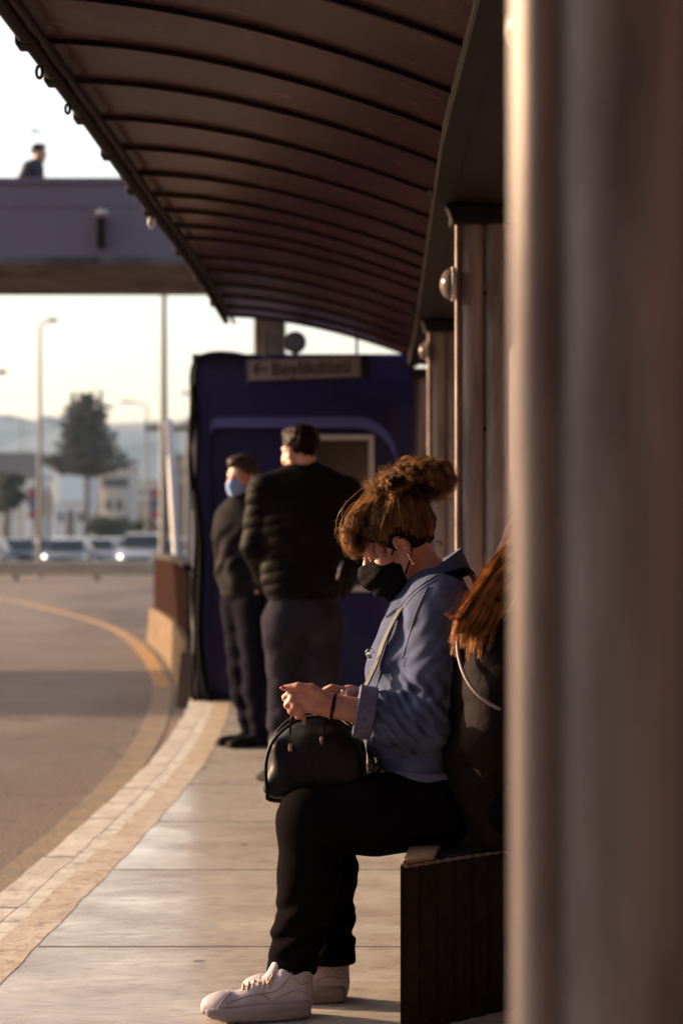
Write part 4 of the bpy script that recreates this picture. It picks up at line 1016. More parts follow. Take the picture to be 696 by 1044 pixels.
stitched([(447,589), (431,599), (418,611), (407,627)], .0012)
stitched([(436,598), (424,625), (416,652), (410,672)])
stitched([(404,628), (396,650), (390,672), (386,690)])
stitched([(392,676), (384,700), (381,735), (381,768)])
stitched([(470,600), (462,640), (459,690), (455,735)], .0016)
stitched([(378,770), (400,773), (430,769), (460,762)], .0018)
def seam(pts, r=.0028):
    mb = MB(); mb.tube(smooth([P(*p) for p in pts], 4), r, 6); mb.build('seam', 'denim_edge', jk, smooth=True)
# shirt glimpsed between jacket and bag
F = Field(*bounds(P(372,660,5.05), P(385,800,5.3), pad=.08), .005)
F.cone(P(408,792,yw), P(412,730,yw), .092, .086, .05, u=V(0,1,0), w=1.30)
F.warp(wob(40, .003)); F.build('shirt', 'shirt', wom)
# trousers
lo, hi = bounds(P(265,780,4.85), P(475,1000,5.4), pad=.05)
F = Field(lo, hi, .0042)
F.cone(P(440,815,yw), P(428,768,yw), .110, .104, .05, u=V(0,1,0), w=1.42)
for i in (0, 1):
    H, K_, A_ = W.hip[i], W.kn[i], W.an[i]
    F.cone(H, lerp(H, K_, .5), .108, .098, .04); F.cone(lerp(H, K_, .5), K_, .098, .083, .03)
    m_ = lerp(K_, A_, .35)+V(.012,0,0); e_ = lerp(K_, A_, .93)
    F.cone(K_, m_, .083, .076, .03); F.cone(m_, e_, .076, .060, .03); F.cone(e_, e_-V(0,0,.06), .060, .060, .01)
    F.fold(m_, e_, .0022, 70, 1.3, .12, 1+i*2); F.fold(lerp(H, K_, .5), lerp(K_, A_, .25), .003, 65, 1.3, .14, 2+i); F.fold(lerp(K_, A_, .5), lerp(K_, A_, .9), .0035, 95, .8, .12, 4+i)
for i in (0, 1):
    e_ = lerp(W.kn[i], W.an[i], .93); pass
    G = np.meshgrid(*F.ax, indexing='ij', sparse=True)
F.warp(wob(20, .0022, .4))
zc0, zc1 = P(0,992,4.95)[2], P(0,981,5.10)[2]
G = np.meshgrid(*F.ax, indexing='ij', sparse=True)
cut = np.where(G[1] < 5.03, zc0, zc1)-.22*(G[0]-P(300,0,5)[0])*0
F.a = np.maximum(F.a, ((cut-G[2])*.9).astype(np.float32))
F.build('trousers', 'black_cloth', wom)
# sneakers
def sneaker(heel, yaw, pitch, label=None):
    """heel: the rear bottom of the sole; built along +x then turned"""
    T = Matrix.Translation(Vector(heel)) @ Matrix.Rotation(yaw, 4, 'Z') @ Matrix.Rotation(pitch, 4, 'Y')
    def put(me): me.transform(T); return me
    outl = lambda x: .036+.012*math.sin(min(1, max(0, (x-.02)/.22))*math.pi*.85)-.004*math.cos(x*20)
    lo, hi = V(-.02,-.07,-.01), V(.30,.07,.15)
    F = Field(lo, hi, .0030)                        # sole, thick at the heel with a rolled toe
    for x in np.linspace(.018, .262, 22):
        w_ = outl(x) if x < .235 else outl(.235)*math.sqrt(max(.05, 1-((x-.235)/.038)**2)); zt = .044-.014*min(1, x/.2); zb = .0+(.016*((x-.2)/.065)**2 if x > .2 else 0)+(.008*((.045-x)/.045)**2 if x < .045 else 0)
        F.rbox((x, .004*math.sin(x*12), (zt+zb)/2+.0), (.016, w_+.0085, (zt-zb)/2), None, .009, .010)
    F.warp(lambda x, y, z: .0016*np.clip(1-np.abs(z-.020)/.010, 0, 1)*1.0-.0010*np.sin(x*230)*np.clip((.012-z)/.01, 0, 1))
    sole = put(F.mesh())
    F = Field(lo, hi, .0030)
    for x, h, w_ in ((.034,.070,.028), (.060,.072,.030), (.09,.066,.031), (.125,.052,.033), (.16,.038,.036), (.195,.026,.038), (.222,.019,.036), (.240,.013,.029)):
        F.ell((x, .004*math.sin(x*12), .034), (.036, w_+.004, h*.62+.014), None, .02)
    F.cone((.034,0,.05), (.030,0,.100), .036, .035, .02); F.cone((.07,0,.06), (.060,0,.104), .036, .035, .02); F.cone((.085,0,.070), (.125,0,.062), .026, .024, .02)
    F.cone((.050,0,.100), (.046,0,.16), .029, .031, 0, op='sub')
    F.warp(lambda x, y, z: .0012*np.sin(x*95+40*z)*np.clip((x-.06)/.05, 0, 1)+.0015*np.clip(1-np.abs(z-.052-.12*(x-.11))/.004, 0, 1))
    upper = put(F.mesh())
    o = link('shoe', upper, 'sneaker', wom, smooth=True)
    link('sole', sole, 'sneaker_sole', o, smooth=True)
    F = Field(lo, hi, .0030); F.cone((.098,0,.085), (.082,0,.120), .022, .020, .01); F.cone((.098,0,.085), (.14,0,.066), .022, .018, .01)
    link('tongue', put(F.mesh()), 'sneaker', o, smooth=True)
    mb = MB()
    for j, x in enumerate((.105, .119, .133, .147, .160)):
        z = .093-.34*(x-.10)
        mb.tube([(x+.004,-.030,z-.018), (x,-.016,z+.002), (x-.003,0,z+.007), (x,.016,z+.002), (x+.004,.030,z-.018)], .0036, 6)
        mb.tube([(x,-.028,z-.014), (x+.010,0,z+.008), (x+.014,.026,z-.016)], .0032, 6)
    mb.tube(smooth([(.108,-.004,.100), (.100,-.020,.108), (.112,-.036,.088), (.122,-.030,.078), (.112,-.010,.100)], 4), .003, 6)
    mb.tube(smooth([(.108,.004,.100), (.098,.020,.106), (.112,.034,.088), (.110,.006,.100)], 4), .003, 6)
    bmesh.ops.transform(mb.bm, matrix=T, verts=mb.bm.verts[:]); mb.build('lace', 'lace', o, smooth=True)
    upper_t = BVHTree.FromPolygons([tuple(T.inverted() @ (v.co+Vector(WL[o]))) for v in upper.vertices], [tuple(p.vertices) for p in upper.polygons])
    for pts, r in (([(.240,.030), (.222,.052), (.200,.066), (.188,.080)], .0015), ([(.105,.046), (.125,.060), (.150,.062), (.180,.054), (.215,.044)], .0014), ([(.012,.060), (.040,.070), (.070,.062), (.100,.047)], .0014), ([(.050,.118), (.064,.095), (.082,.078), (.104,.066), (.140,.062)], .0014), ([(.010,.088), (.030,.084), (.046,.100)], .0013)):
        for sy in (-1, 1):
            q = []
            for x, z in smooth([V(*p) for p in pts], 6):
                h_ = upper_t.ray_cast(Vector((x, sy*.12, z)), Vector((0, -sy, 0)))
                if h_[0] is not None: q.append(np.array(T @ (h_[0]+Vector((0, sy*.0006, 0)))))
            if len(q) > 3: mb = MB(); mb.tube(q, r, 6); mb.build('seam', 'sneaker_panel', o, smooth=True)
    mb = MB(); q = []
    for sy in (-1, 1):
        mb = MB(); mb.ribbon(smooth([V(.012,sy*.030,.026), V(.05,sy*.043,.027), V(.10,sy*.047,.026), V(.16,sy*.052,.024), V(.215,sy*.053,.022), V(.245,sy*.043,.024)], 4), .007, .004, (0,0,1))
        bmesh.ops.transform(mb.bm, matrix=T, verts=mb.bm.verts[:]); mb.build('sole_stripe', 'sneaker_panel', o, smooth='auto')
    return o
sneaker(P(317, 1034, 4.93), math.pi+R(7), R(0)); sneaker(P(354, 1019.5, 5.10), math.pi-R(4), R(0))
# mask
F = Field(*bounds(hd.p(.09,0,-.05), pad=.13), .003)
hm = Head(hd.o, hd.f, hd.u, hd.s)
F.ell(hm.p(.055,0,-.050), V(.078,.068,.070)*hd.s, hm.A, .01); F.cone(hm.p(.092,0,.006), hm.p(.118,0,-.030), .016, .018, .03); F.cone(hm.p(.112,0,-.04), hm.p(.080,0,-.108), .018, .020, .03)
F.plane(hm.p(.06,0,-.002), hd.u+.28*hd.f*0-.45*hd.f*-.0); F.plane(hm.p(.022,0,-.05), -hd.f-.18*hd.u); F.plane(hm.p(.05,0,-.128), -hd.u)
F.ell(hm.p(.035,0,-.040), V(.078,.060,.075)*hd.s, hm.A, 0, op='sub')
F.fold(hm.p(.1,0,.0), hm.p(.09,0,-.12), .0022, 150, .3, .10, 0)
mk_ = F.build('mask', 'mask_black', wom)
for i in (-1, 1):
    mb = MB(); mb.tube(smooth([hm.p(.034,.064*i,-.012), hm.p(.010,.080*i,.012), hm.p(-.016,.083*i,.018), hm.p(-.026,.080*i,-.008), hm.p(-.012,.076*i,-.036), hm.p(.026,.060*i,-.075)], 5), .0026, 6); mb.build('ear_loop', 'mask_black', mk_, smooth=True)
# earrings, bracelet
mb = MB()
for j in range(5): mb.ball(hd.p(-.004-.0*j, -.088-.001*j, -.030-.0075*j), .0036, 2)
for j in range(3): mb.ball(hd.p(-.018+.004*j, -.088, -.004-.010*j), .0022, 1)
mb.build('earring', 'gold', wom, smooth=True)
ringband(lerp(W.wr[0], W.el[0], .06), ax_, .0285, .014, .006, 'bracelet', 'bag_leather', wom)
# eyebrows and lashes show under the fringe
for i in (-1, 1):
    mb = MB(); mb.tube([hd.p(.089,.014*i,.032), hd.p(.090,.030*i,.037), hd.p(.080,.050*i,.031)], [.0035,.0042,.002], 6); mb.build('eyebrow', 'hair_core', wom, smooth=True)
# hair: swept-up mass, curly bun on the crown, loose fringe
F = Field(*bounds(P(340,465,5.13), P(462,565,5.13), pad=.09), .0036)
F.ell(hd.p(-.020,0,.050), V(.108,.088,.096)*hd.s, hd.A, .02)
F.ell(hd.p(.052,0,.090), V(.058,.066,.046)*hd.s, hd.A, .03)
F.ell(P(424,491,5.13), (.078,.075,.046), None, .03); F.ell(P(397,499,5.11), (.040,.05,.030), None, .03); F.ell(hd.p(.030,0,.118), V(.050,.050,.024)*hd.s, hd.A, .03)
F.warp(wob(75, .0030)); F.warp(wob(170, .0014, 2))
F.ell(hd.p(.075,0,-.025), V(.075,.090,.085)*hd.s, hd.A, 0, op='sub')
F.plane(hd.p(-.06,0,-.062), -hd.u-.25*hd.f)
hb = F.build('hair', 'hair_core', wom)
paths = []
def curl(p0, d0, L, n=12, amp=.008, turns=2.5, r=1., out=None, grav=0):
    d0 = nrm(d0); a = nrm(np.cross(d0, RNG.normal(size=3))); b = np.cross(d0, a); ph = RNG.random()*6.28
    t = np.linspace(0, 1, n)[:, None]
    sp = amp*np.minimum(1, t*3)*(np.cos(turns*6.28*t+ph)*a+np.sin(turns*6.28*t+ph)*b)
    paths.append((np.asarray(p0)+d0*L*t+sp+V(0,0,-grav)*t*t, r))
def lock(guide, k, s0, s1, amp=.003, turns=1.5, r=1., fray=.15, n=22, bag=None):
    """a lock of k hairs that follow one wavy guide and gather towards its tip"""
    g = np.array(smooth(guide, max(3, int(n/max(1, len(guide)-1))))); m = len(g); t = np.linspace(0, 1, m)[:, None]
    tg = np.gradient(g, axis=0); tg /= np.linalg.norm(tg, axis=1)[:, None]+1e-9
    ref = nrm(RNG.normal(size=3)); A = np.cross(tg, ref); A /= np.linalg.norm(A, axis=1)[:, None]+1e-9; B = np.cross(tg, A)
    ph = RNG.random()*6.28; wave = amp*np.minimum(1, t*2.5)*(np.cos(turns*6.28*t+ph)*A+np.sin(turns*6.28*t+ph)*B)
    for _ in range(k):
        u, v = RNG.normal(size=2); loose = 1+(2.2 if RNG.random() < fray else 0)*RNG.random()
        off = (s0*(1-t)+s1*t)*loose*(u*A+v*B)+.0009*np.cumsum(RNG.normal(size=(m, 1)), 0)*A*.35
        e = m-int(RNG.random()*m*.18); (paths if bag is None else bag).append(((g+wave+off)[:e], r*(.75+.5*RNG.random())))
def skullp(x, y, z, g=1.04):
    """pushes a head-frame point out to the hair's surface"""
    v = V((x+.018)/.108, y/.088, (z-.048)/.096); k = np.linalg.norm(v); v = v/k*max(k, g); return hd.p(-.018+.108*v[0], .088*v[1], .048+.096*v[2])
bun_l = V(-.068, 0, .135)         # bun base in the head's frame
HL = [(.088,.0,.085), (.086,.030,.082), (.076,.056,.066), (.058,.074,.040), (.030,.083,.026), (.004,.086,.046), (-.030,.086,.030), (-.052,.080,.002), (-.076,.060,-.018), (-.093,.030,-.032), (-.098,0,-.036)]
for sgn in (-1, 1):
    for i in range(78):
        f = (i+RNG.random())/78*(len(HL)-2.6); j = min(len(HL)-2, int(f)); h = lerp(V(*HL[j]), V(*HL[j+1]), f-j)*V(1, sgn, 1)+V(RNG.normal()*.004, 0, abs(RNG.normal())*.016)
        e = bun_l+RNG.normal(size=3)*V(.014,.020,.008); g_ = 1.015+.045*RNG.random()
        gd = [skullp(*h, 1.0)]+[skullp(*(lerp(h, e, t)+V(0, sgn*.020, .016)*math.sin(math.pi*t)), g_+.02*math.sin(math.pi*t)) for t in (.2, .42, .64, .84)]+[hd.p(*e)]
        lock(gd, 42, .0034, .0046, .0022, RNG.uniform(.8, 2.2), 1., .12)
# soft fringe: locks that roll over the forehead and turn in
for i in range(46):
    s_ = RNG.uniform(-.062, .062); q = RNG.normal(); x0 = RNG.uniform(-.012, .05)
    gd = [skullp(x0, s_*.9, .14, 1.02), skullp(.052+.012*q, s_, .128, 1.08+.05*RNG.random()), skullp(.092, s_*1.08, .100, 1.12+.09*RNG.random()), hd.p(.112+.010*RNG.random(), s_*1.12, .078+.010*q), hd.p(.112+.014*RNG.random(), s_*1.08+.006*q, .056+.008*RNG.normal()), hd.p(.100+.012*RNG.normal(), s_+.010*q, .044+.009*RNG.normal())]
    lock(gd, 46, .0052, .0036, RNG.uniform(.003, .0065), RNG.uniform(1.1, 2.4), 1., .14, 26)
for i in range(10):             # tendrils at the temple and nape
    c0 = (.045+RNG.normal()*.012, -.080, .040+RNG.normal()*.014) if i < 9 else (-.095, RNG.uniform(-.05,.05), -.035)
    p0 = skullp(*c0, 1.02); dn = -hd.u*RNG.uniform(.02,.045)+hd.f*(RNG.uniform(0,.018) if i < 9 else -.012)
    lock([p0, p0+dn*.5-hd.r*.004, p0+dn], 9, .002, .0014, .004, 1.6, .8, .3, 14)
# bun: rolled curls piled on the crown, springing loose at the top and the back
bc = P(424, 491, 5.13)
for i in range(190):
    v = nrm(RNG.normal(size=3)+V(.2,-.15,.3)); ax = nrm(np.cross(v, RNG.normal(size=3))); w2 = np.cross(ax, v)
    c = bc+v*V(.074,.070,.046)*RNG.uniform(.78, 1.08)+V(.012,0,.006); rad = RNG.uniform(.009, .019); sw = RNG.uniform(2.8, 6.0); st = RNG.random()*6.28
    gd = [c+rad*(1-.25*k/7)*(math.cos(st+sw*k/7)*v+math.sin(st+sw*k/7)*w2)+ax*(.016*(k/7-.5)) for k in range(8)]
    lock(gd, 32, .0034, .0032, .0016, 1.5, .95, .22, 24)
for i in range(46):             # side rolls above the temple
    c = P(RNG.uniform(380, 398), RNG.uniform(489, 505), 5.10+RNG.normal()*.04); v = nrm(RNG.normal(size=3)); ax = nrm(np.cross(v, RNG.normal(size=3))); w2 = np.cross(ax, v); rad = RNG.uniform(.008, .016); st = RNG.random()*6.28
    lock([c+rad*(math.cos(st+4.4*k/6)*v+math.sin(st+4.4*k/6)*w2)+ax*.012*(k/6-.5) for k in range(7)], 16, .0028, .0024, .0015, 1.2, .9, .2, 20)
for _ in range(900):            # frizz
    x0 = RNG.uniform(378, 462); p0 = P(x0, ipl(x0, [376,392,412,432,450,462], [500,487,479,475,478,492])+abs(RNG.normal())*6, 5.13)+V(0, RNG.normal()*.03, 0); curl(p0, V((x0-425)/55+RNG.normal()*.5, RNG.normal()*.5, .7+RNG.normal()*.4), RNG.uniform(.012, .042), 14, RNG.uniform(.003,.009), RNG.uniform(1.2,2.8), .6)
for _ in range(150):
    p0 = P(RNG.uniform(446, 456), RNG.uniform(474, 512), 5.13)+V(0, RNG.normal()*.03, 0); curl(p0, V(.6, RNG.normal()*.5, RNG.normal()*.8), RNG.uniform(.006, .028), 12, .006, 1.9, .5)
for _ in range(110):
    p0 = hd.p(.105, RNG.uniform(-.05,.05), .080+RNG.normal()*.02); curl(p0, hd.f*.8-hd.u*.5+RNG.normal(size=3)*.5, RNG.uniform(.012,.04), 12, .005, 1.4, .45)
strands('curl', 'hair_auburn', hb, paths, .00064)

# ---- handbag on her lap
bg = empty('handbag', (P(322,0,5.08)[0], 5.08, .53), 'black domed leather handbag resting on the seated woman\'s knees', 'handbag')
F = Field(*bounds(P(268,722,5.08), P(376,812,5.08), pad=.14), .0036)
cx, cz = P(322,0,5.08)[0], P(0,775,5.08)[2]
F.rbox((cx, 5.08, cz-.012), (.124,.085,.080), None, .030, .02); F.ell((cx+.004, 5.08, cz+.010), (.118,.080,.108), None, .05)
F.warp(wob(19, .0075)); F.warp(wob(48, .0028, 1)); bag = F.build('bag_body', 'bag_leather', bg)
for yy_ in (5.08-.083, 5.08+.083):
    mb = MB(); mb.tube(smooth([(cx-.123,yy_,cz-.075), (cx-.126,yy_,cz), (cx-.105,yy_,cz+.062), (cx-.05,yy_,cz+.108), (cx+.02,yy_,cz+.116), (cx+.09,yy_,cz+.085), (cx+.122,yy_,cz+.01), (cx+.126,yy_,cz-.08), (cx+.10,yy_,cz-.094), (cx-.10,yy_,cz-.094), (cx-.123,yy_,cz-.075)], 5), .0055, 6); mb.build('piping', 'bag_leather', bag, smooth=True)
for x, y in ((310,735), (328,755), (296,762)): c = P(x, y, 4.99); mb = MB(); mb.box(c-V(.005,.006,.010), c+V(.005,.004,.010), .003); mb.build('buckle', 'alu_edge', bg, smooth='auto')
mb = MB()
mb.ribbon(smooth([P(296,748,5.0), P(297,733,4.99), P(304,725,4.985), P(322,726,4.985), P(330,738,4.99), P(331,752,4.995)], 5), .016, .006, (0,1,.2)); mb.build('handle', 'bag_leather', bg, smooth='auto')
mb = MB(); mb.ribbon(smooth([P(358,737,4.995), P(364,718,4.99), P(374,697,4.985), P(384,675,5.02), P(392,652,5.03), P(404,628,5.04), P(421,603,5.055), P(438,592,5.07), P(455,590,5.09)], 6), .026, .004, (.35,-.9,.1)); mb.build('shoulder_strap', 'strap_olive', bg, smooth='auto')
mb = MB(); c = P(377,666,4.995); mb.tube([c+.011*V(math.cos(q), 0, math.sin(q)) for q in np.linspace(0, 2*math.pi, 17)], .0022, 6); mb.build('ring', 'steel', bg, smooth='auto'); mb = MB(); c2 = P(350,707,4.985); mb.box(c2-V(.006,.004,.011), c2+V(.010,.004,.011), .003); mb.build('strap_slider', 'steel', bg, smooth='auto')
# black strap over her shoulder (its pack hangs behind her)
bp_ = empty('shoulder_bag', tuple(P(470,640,5.2)), 'black padded strap over the denim shoulder, its bag hidden behind her back', 'bag')
mb = MB(); mb.ribbon(smooth([P(428,610,5.03), P(436,597,5.03), P(447,589,5.04), P(459,584,5.055), P(471,582,5.075), P(482,588,5.10), P(489,610,5.12)], 6), .036, .010, (.2,1,.15)); mb.build('strap', 'black_cloth', bp_, smooth='auto')

# ---- generic clothed figures
def flat_shoes(p, parent, i, m='shoe_black', L=.27):
    t = nrm(p.toe[i]); r = np.cross(t, V(0,0,1)); h = V(p.an[i][0], p.an[i][1], getattr(p, 'floor', 0))-t*.06; A = np.array([t, r, V(0,0,1)])
    F = Field(*bounds(h, h+t*L, pad=.13), .006)
    F.rbox(h+t*(L/2)+V(0,0,.014), (L/2, .042, .013), A, .010, .01); F.ell(h+t*.07+V(0,0,.045), (.072,.038,.045), A, .02); F.ell(h+t*(L-.085)+V(0,0,.030), (.080,.042,.030), A, .03)
    F.cone(h+t*.055+V(0,0,.05), h+t*.05+V(0,0,.10), .036, .036, .02); return F.build('shoe', m, parent)
def short_hair(p, parent, m, vox=.006, grow_=1.0):
    h = p.head; F = Field(*bounds(h.o, pad=.17), vox)
    F.ell(h.p(-.018,0,.052), V(.103,.083,.092)*h.s*grow_, h.A, .01); F.ell(h.p(.045,0,.105), V(.050,.060,.030)*h.s*grow_, h.A, .03)
    F.warp(wob(110, .0030)); F.warp(wob(230, .0016, 1))
    F.ell(h.p(.090,0,-.010), V(.085,.090,.078)*h.s, h.A, 0, op='sub')
    for i in (-1, 1): F.ell(h.p(.01,.085*i,-.012), V(.030,.022,.036)*h.s, h.A, 0, op='sub')
    F.plane(h.p(-.05,0,-.042), -h.u-.2*h.f); return F.build('hair', m, parent)

# ---- man in the quilted jacket, seen from behind
ym = 9.48
hm1 = Head(P(306,462,ym), (-.62,.78,-.10), (-.05,.05,1), .98)
MN = Person(build_=1.12, u=nrm(V(1,.12,0)), wp=1.38, wc=1.45, head=hm1,
    pelvis=P(308,628,ym), waist=P(308,585,ym), chest=P(309,535,ym), upper=P(311,500,ym), neck0=P(312,487,ym),
    sh=[P(272,503,ym-.02), P(350,505,ym+.02)], el=[P(261,556,ym), P(364,566,ym+.06)], wr=[P(272,590,ym+.24), P(346,600,ym+.16)],
    hip=[P(290,635,ym), P(327,635,ym+.02)], kn=[P(291,710,ym+.02), P(327,712,ym+.02)], an=[P(289,783,ym+.02), P(327,786,ym+.05)], toe=[V(-.5,.85,0), V(.45,.9,0)])
MN.hands = [dict(w=MN.wr[0], d=V(.3,.9,.3), palm=V(.8,-.2,.2), side=V(-.2,0,1), curl=.6), dict(w=MN.wr[1], d=V(-.75,.5,-.25), palm=V(-.2,-.9,.2), side=V(0,0,1), curl=.35)]
man = empty('person', (P(308,0,ym)[0], ym, 0), 'tall man seen from behind in a dark quilted jacket and grey jeans', 'person')
lo, hi = bounds(P(245,430,ym), P(375,800,ym), pad=.1); lo[1] = ym-.35; hi[1] = ym+.55; lo[2] = .0
F = Field(lo, hi, .0065); MN.body(F); F.build('body', 'skin_fair', man); hm1.eyes(man)
short_hair(MN, man, 'hair_brown')
F = Field(lo, hi, .0058); g = .030
MN.torso(F, g, low=False); F.cone(MN.waist, P(308,606,ym), .128, .126, .05, u=MN.u, w=1.38)
for i in (0, 1): MN.arm(F, i, .028, .93, .025)
F.cone(P(312,493,ym), P(308,480,ym+.01), .088, .076, .03)
def quilt(x, y, z): return -.0052*np.sqrt(np.abs(np.sin((z+.02*np.sin(9*x)+.006*np.sin(31*x+20*y))*math.pi/(.054)+.5*np.sin(7*x+5*z)+.35*np.sin(19*y+11*x))))+.006+.0025*np.sin(33*x+9*z)*np.sin(27*y+40*z)
F.warp(quilt); F.cone(P(309,484,ym+.01), P(305,465,ym+.01), .062, .066, 0, op='sub')
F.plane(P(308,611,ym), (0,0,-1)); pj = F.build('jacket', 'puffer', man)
mb = MB(); mb.tube([P(348,572,ym-.125), P(343,590,ym-.135)], .006, 6); mb.build('zip_pull', 'steel', pj, smooth=True)
F = Field(lo, hi, .0058)
F.cone(MN.pelvis, P(308,603,ym), .122, .116, .05, u=MN.u, w=1.36)
for i in (0, 1):
    MN.leg(F, i, .012, .03, .97, .022); F.ell(lerp(MN.pelvis, MN.hip[i], .75)+V(0,-.055,.0), (.085,.075,.095), None, .04)
    F.fold(MN.hip[i], MN.kn[i], .003, 42, .9, .14, i); F.fold(MN.kn[i], MN.an[i], .005, 60, .9, .12, 2+i)
F.build('jeans', 'jean_grey', man)
for i in (0, 1): flat_shoes(MN, man, i)

# ---- older man with a blue mask, leaning by the kiosk
y2 = 11.2
h2 = Head(P(247,487,y2), (-.60,-.78,-.12), (-.03,-.05,1), .92)
M2 = Person(build_=1.02, u=nrm(V(.80,-.55,0)), wp=1.35, wc=1.42, head=h2,
    pelvis=P(250,612,y2), waist=P(250,582,y2), chest=P(250,548,y2), upper=P(250,525,y2), neck0=P(250,515,y2),
    sh=[P(235,528,y2+.10), P(270,530,y2-.10)], el=[P(238,568,y2-.06), P(274,572,y2-.16)], wr=[P(243,594,y2-.12), P(268,597,y2-.17)],
    hip=[P(244,620,y2+.04), P(258,620,y2-.06)], kn=[P(247,685,y2+.0), P(262,684,y2-.10)], an=[P(257,747,y2+.10), P(267,749,y2+.0)], toe=[V(-.95,-.35,0), V(-.92,-.45,0)])
M2.hands = [dict(w=M2.wr[0], d=V(.5,.5,-.3), palm=V(.3,.6,-.3), side=V(0,0,1), curl=.5), dict(w=M2.wr[1], d=V(-.5,.7,-.2), palm=V(-.1,.8,-.3), side=V(0,0,1), curl=.5)]
m2 = empty('person', (P(252,0,y2)[0], y2, 0), 'grey haired man with a blue face mask facing left in dark clothes', 'person')
lo, hi = bounds(P(225,460,y2), P(290,765,y2), pad=.12); lo[1] = y2-.5; hi[1] = y2+.4; lo[2] = 0
F = Field(lo, hi, .0068); M2.body(F); F.build('body', 'skin_fair', m2); h2.eyes(m2); short_hair(M2, m2, 'hair_grey')
for i in (-1, 1):
    mb = MB(); mb.tube([h2.p(.090,.014*i,.034), h2.p(.091,.030*i,.038), h2.p(.080,.050*i,.032)], .004, 6); mb.build('eyebrow', 'hair_grey', m2, smooth=True)
F = Field(*bounds(h2.p(.09,0,-.05), pad=.13), .004)
F.ell(h2.p(.052,0,-.055), V(.072,.064,.066)*h2.s, h2.A, .01); F.cone(h2.p(.096,0,-.004), h2.p(.112,0,-.030), .014, .016, .03); F.cone(h2.p(.108,0,-.04), h2.p(.075,0,-.105), .016, .018, .03)
F.plane(h2.p(.06,0,-.004), h2.u); F.plane(h2.p(.020,0,-.05), -h2.f); F.ell(h2.p(.033,0,-.045), V(.072,.057,.072)*h2.s, h2.A, 0, op='sub')
F.fold(h2.p(.1,0,.0), h2.p(.09,0,-.12), .003, 190, 0, .10, 0); F.build('mask', 'mask_blue', m2)
F = Field(lo, hi, .006); M2.torso(F, .028, low=False); F.cone(M2.waist, P(250,606,y2), .118, .118, .05, u=M2.u, w=1.34)
for i in (0, 1): M2.arm(F, i, .026, .92, .025); F.fold(M2.sh[i], M2.wr[i], .008, 50, .6, .14, i)
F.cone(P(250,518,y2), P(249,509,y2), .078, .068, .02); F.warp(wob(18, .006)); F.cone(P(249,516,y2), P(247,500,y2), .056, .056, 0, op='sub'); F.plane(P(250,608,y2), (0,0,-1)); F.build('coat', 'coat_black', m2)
F = Field(*bounds(P(249,512,y2), pad=.12), .006); F.cone(P(250,518,y2), P(249,508,y2-.01), .064, .060, .02); F.plane(P(0,507,y2), (0,0,1)); F.build('collar', 'shirt_red', m2)
F = Field(lo, hi, .006); F.cone(M2.pelvis, P(250,600,y2), .108, .105, .05, u=M2.u, w=1.34)
for i in (0, 1): M2.leg(F, i, .016, .03, .98, .020); F.fold(M2.hip[i], M2.an[i], .0045, 42, .7, .14, i)
F.build('trousers', 'jean_navy', m2)
for i in (0, 1): flat_shoes(M2, m2, i)

# ---- young woman with long ginger hair, back to back with the first
y3 = 5.02
h3 = Head(P(553,566,y3), (.86,.10,-.45), (.42,.0,.9), .93)
G3 = Person(build_=.98, u=nrm(V(-.05,1,0)), wp=1.38, wc=1.40, head=h3,
    pelvis=P(526,812,y3), waist=P(502,752,y3), chest=P(506,695,y3), upper=P(522,648,y3), neck0=P(533,620,y3),
    sh=[P(516,652,y3-.155), P(521,652,y3+.16)], el=[P(508,752,y3-.20), P(514,755,y3+.20)], wr=[P(590,745,y3-.10), P(592,745,y3+.10)],
    hip=[P(530,822,y3-.09), P(530,822,y3+.09)], kn=[P(655,822,y3-.10), P(655,822,y3+.10)], an=[P(672,990,y3-.10), P(660,990,y3+.10)], toe=[V(.97,-.1,0), V(.97,.1,0)])
G3.hands = [dict(w=G3.wr[0], d=V(.9,.3,.1), palm=V(0,.7,.5), side=V(.1,-.3,.8), curl=.55, sc=.92), dict(w=G3.wr[1], d=V(.9,-.3,.1), palm=V(0,-.7,.5), side=V(.1,.3,.8), curl=.55, sc=.92)]
gi = empty('person', (P(520,0,y3)[0], y3, 0), 'young woman with long ginger hair and dark brown jacket, turned away on the bench', 'person')
lo, hi = bounds(P(455,540,y3), P(740,1040,y3), pad=.06); lo[1] = y3-.36; hi[1] = y3+.36; lo[2] = .0
F = Field(lo, hi, .0055); G3.body(F); F.build('body', 'skin_fair', gi); h3.eyes(gi)
lo2, hi2 = bounds(P(455,600,y3), P(610,860,y3), pad=.07); lo2[1] = y3-.36; hi2[1] = y3+.36
F = Field(lo2, hi2, .0055); G3.torso(F, .024, low=False); F.cone(G3.waist, P(519,828,y3), .120, .116, .06, u=G3.u, w=1.36)
F.cone(P(500,790,y3), P(520,835,y3), .10, .085, .05, u=G3.u, w=1.4)
for i in (0, 1): G3.arm(F, i, .024, .92, .07)
F.fold(G3.sh[0], G3.el[0], .003, 50, 1.1, .12, 1); F.fold(P(495,830,y3-.1), P(500,690,y3-.1), .003, 40, .8, .24, 2); F.fold(G3.el[0], G3.wr[0], .004, 70, .9, .12, 1)
F.warp(wob(16, .002, .7)); F.cone(P(533,630,y3), P(545,590,y3), .058, .060, 0, op='sub'); F.plane(P(510,861,y3), (0,0,-1)); F.build('jacket', 'girl_jacket', gi)
F = Field(*bounds(P(500,770,y3-.3), P(690,1010,y3+.3), pad=.05), .006); F.cone(G3.pelvis, P(516,785,y3), .108, .10, .05, u=G3.u, w=1.38)
for i in (0, 1): G3.leg(F, i, .014, .03, .96, .012); F.fold(G3.kn[i], G3.an[i], .006, 50, .8, .12, i)
F.plane(P(0,852,y3), (0,0,-1)) if False else None
F.build('trousers', 'black_cloth', gi)
for i in (0, 1): flat_shoes(G3, gi, i, L=.25)
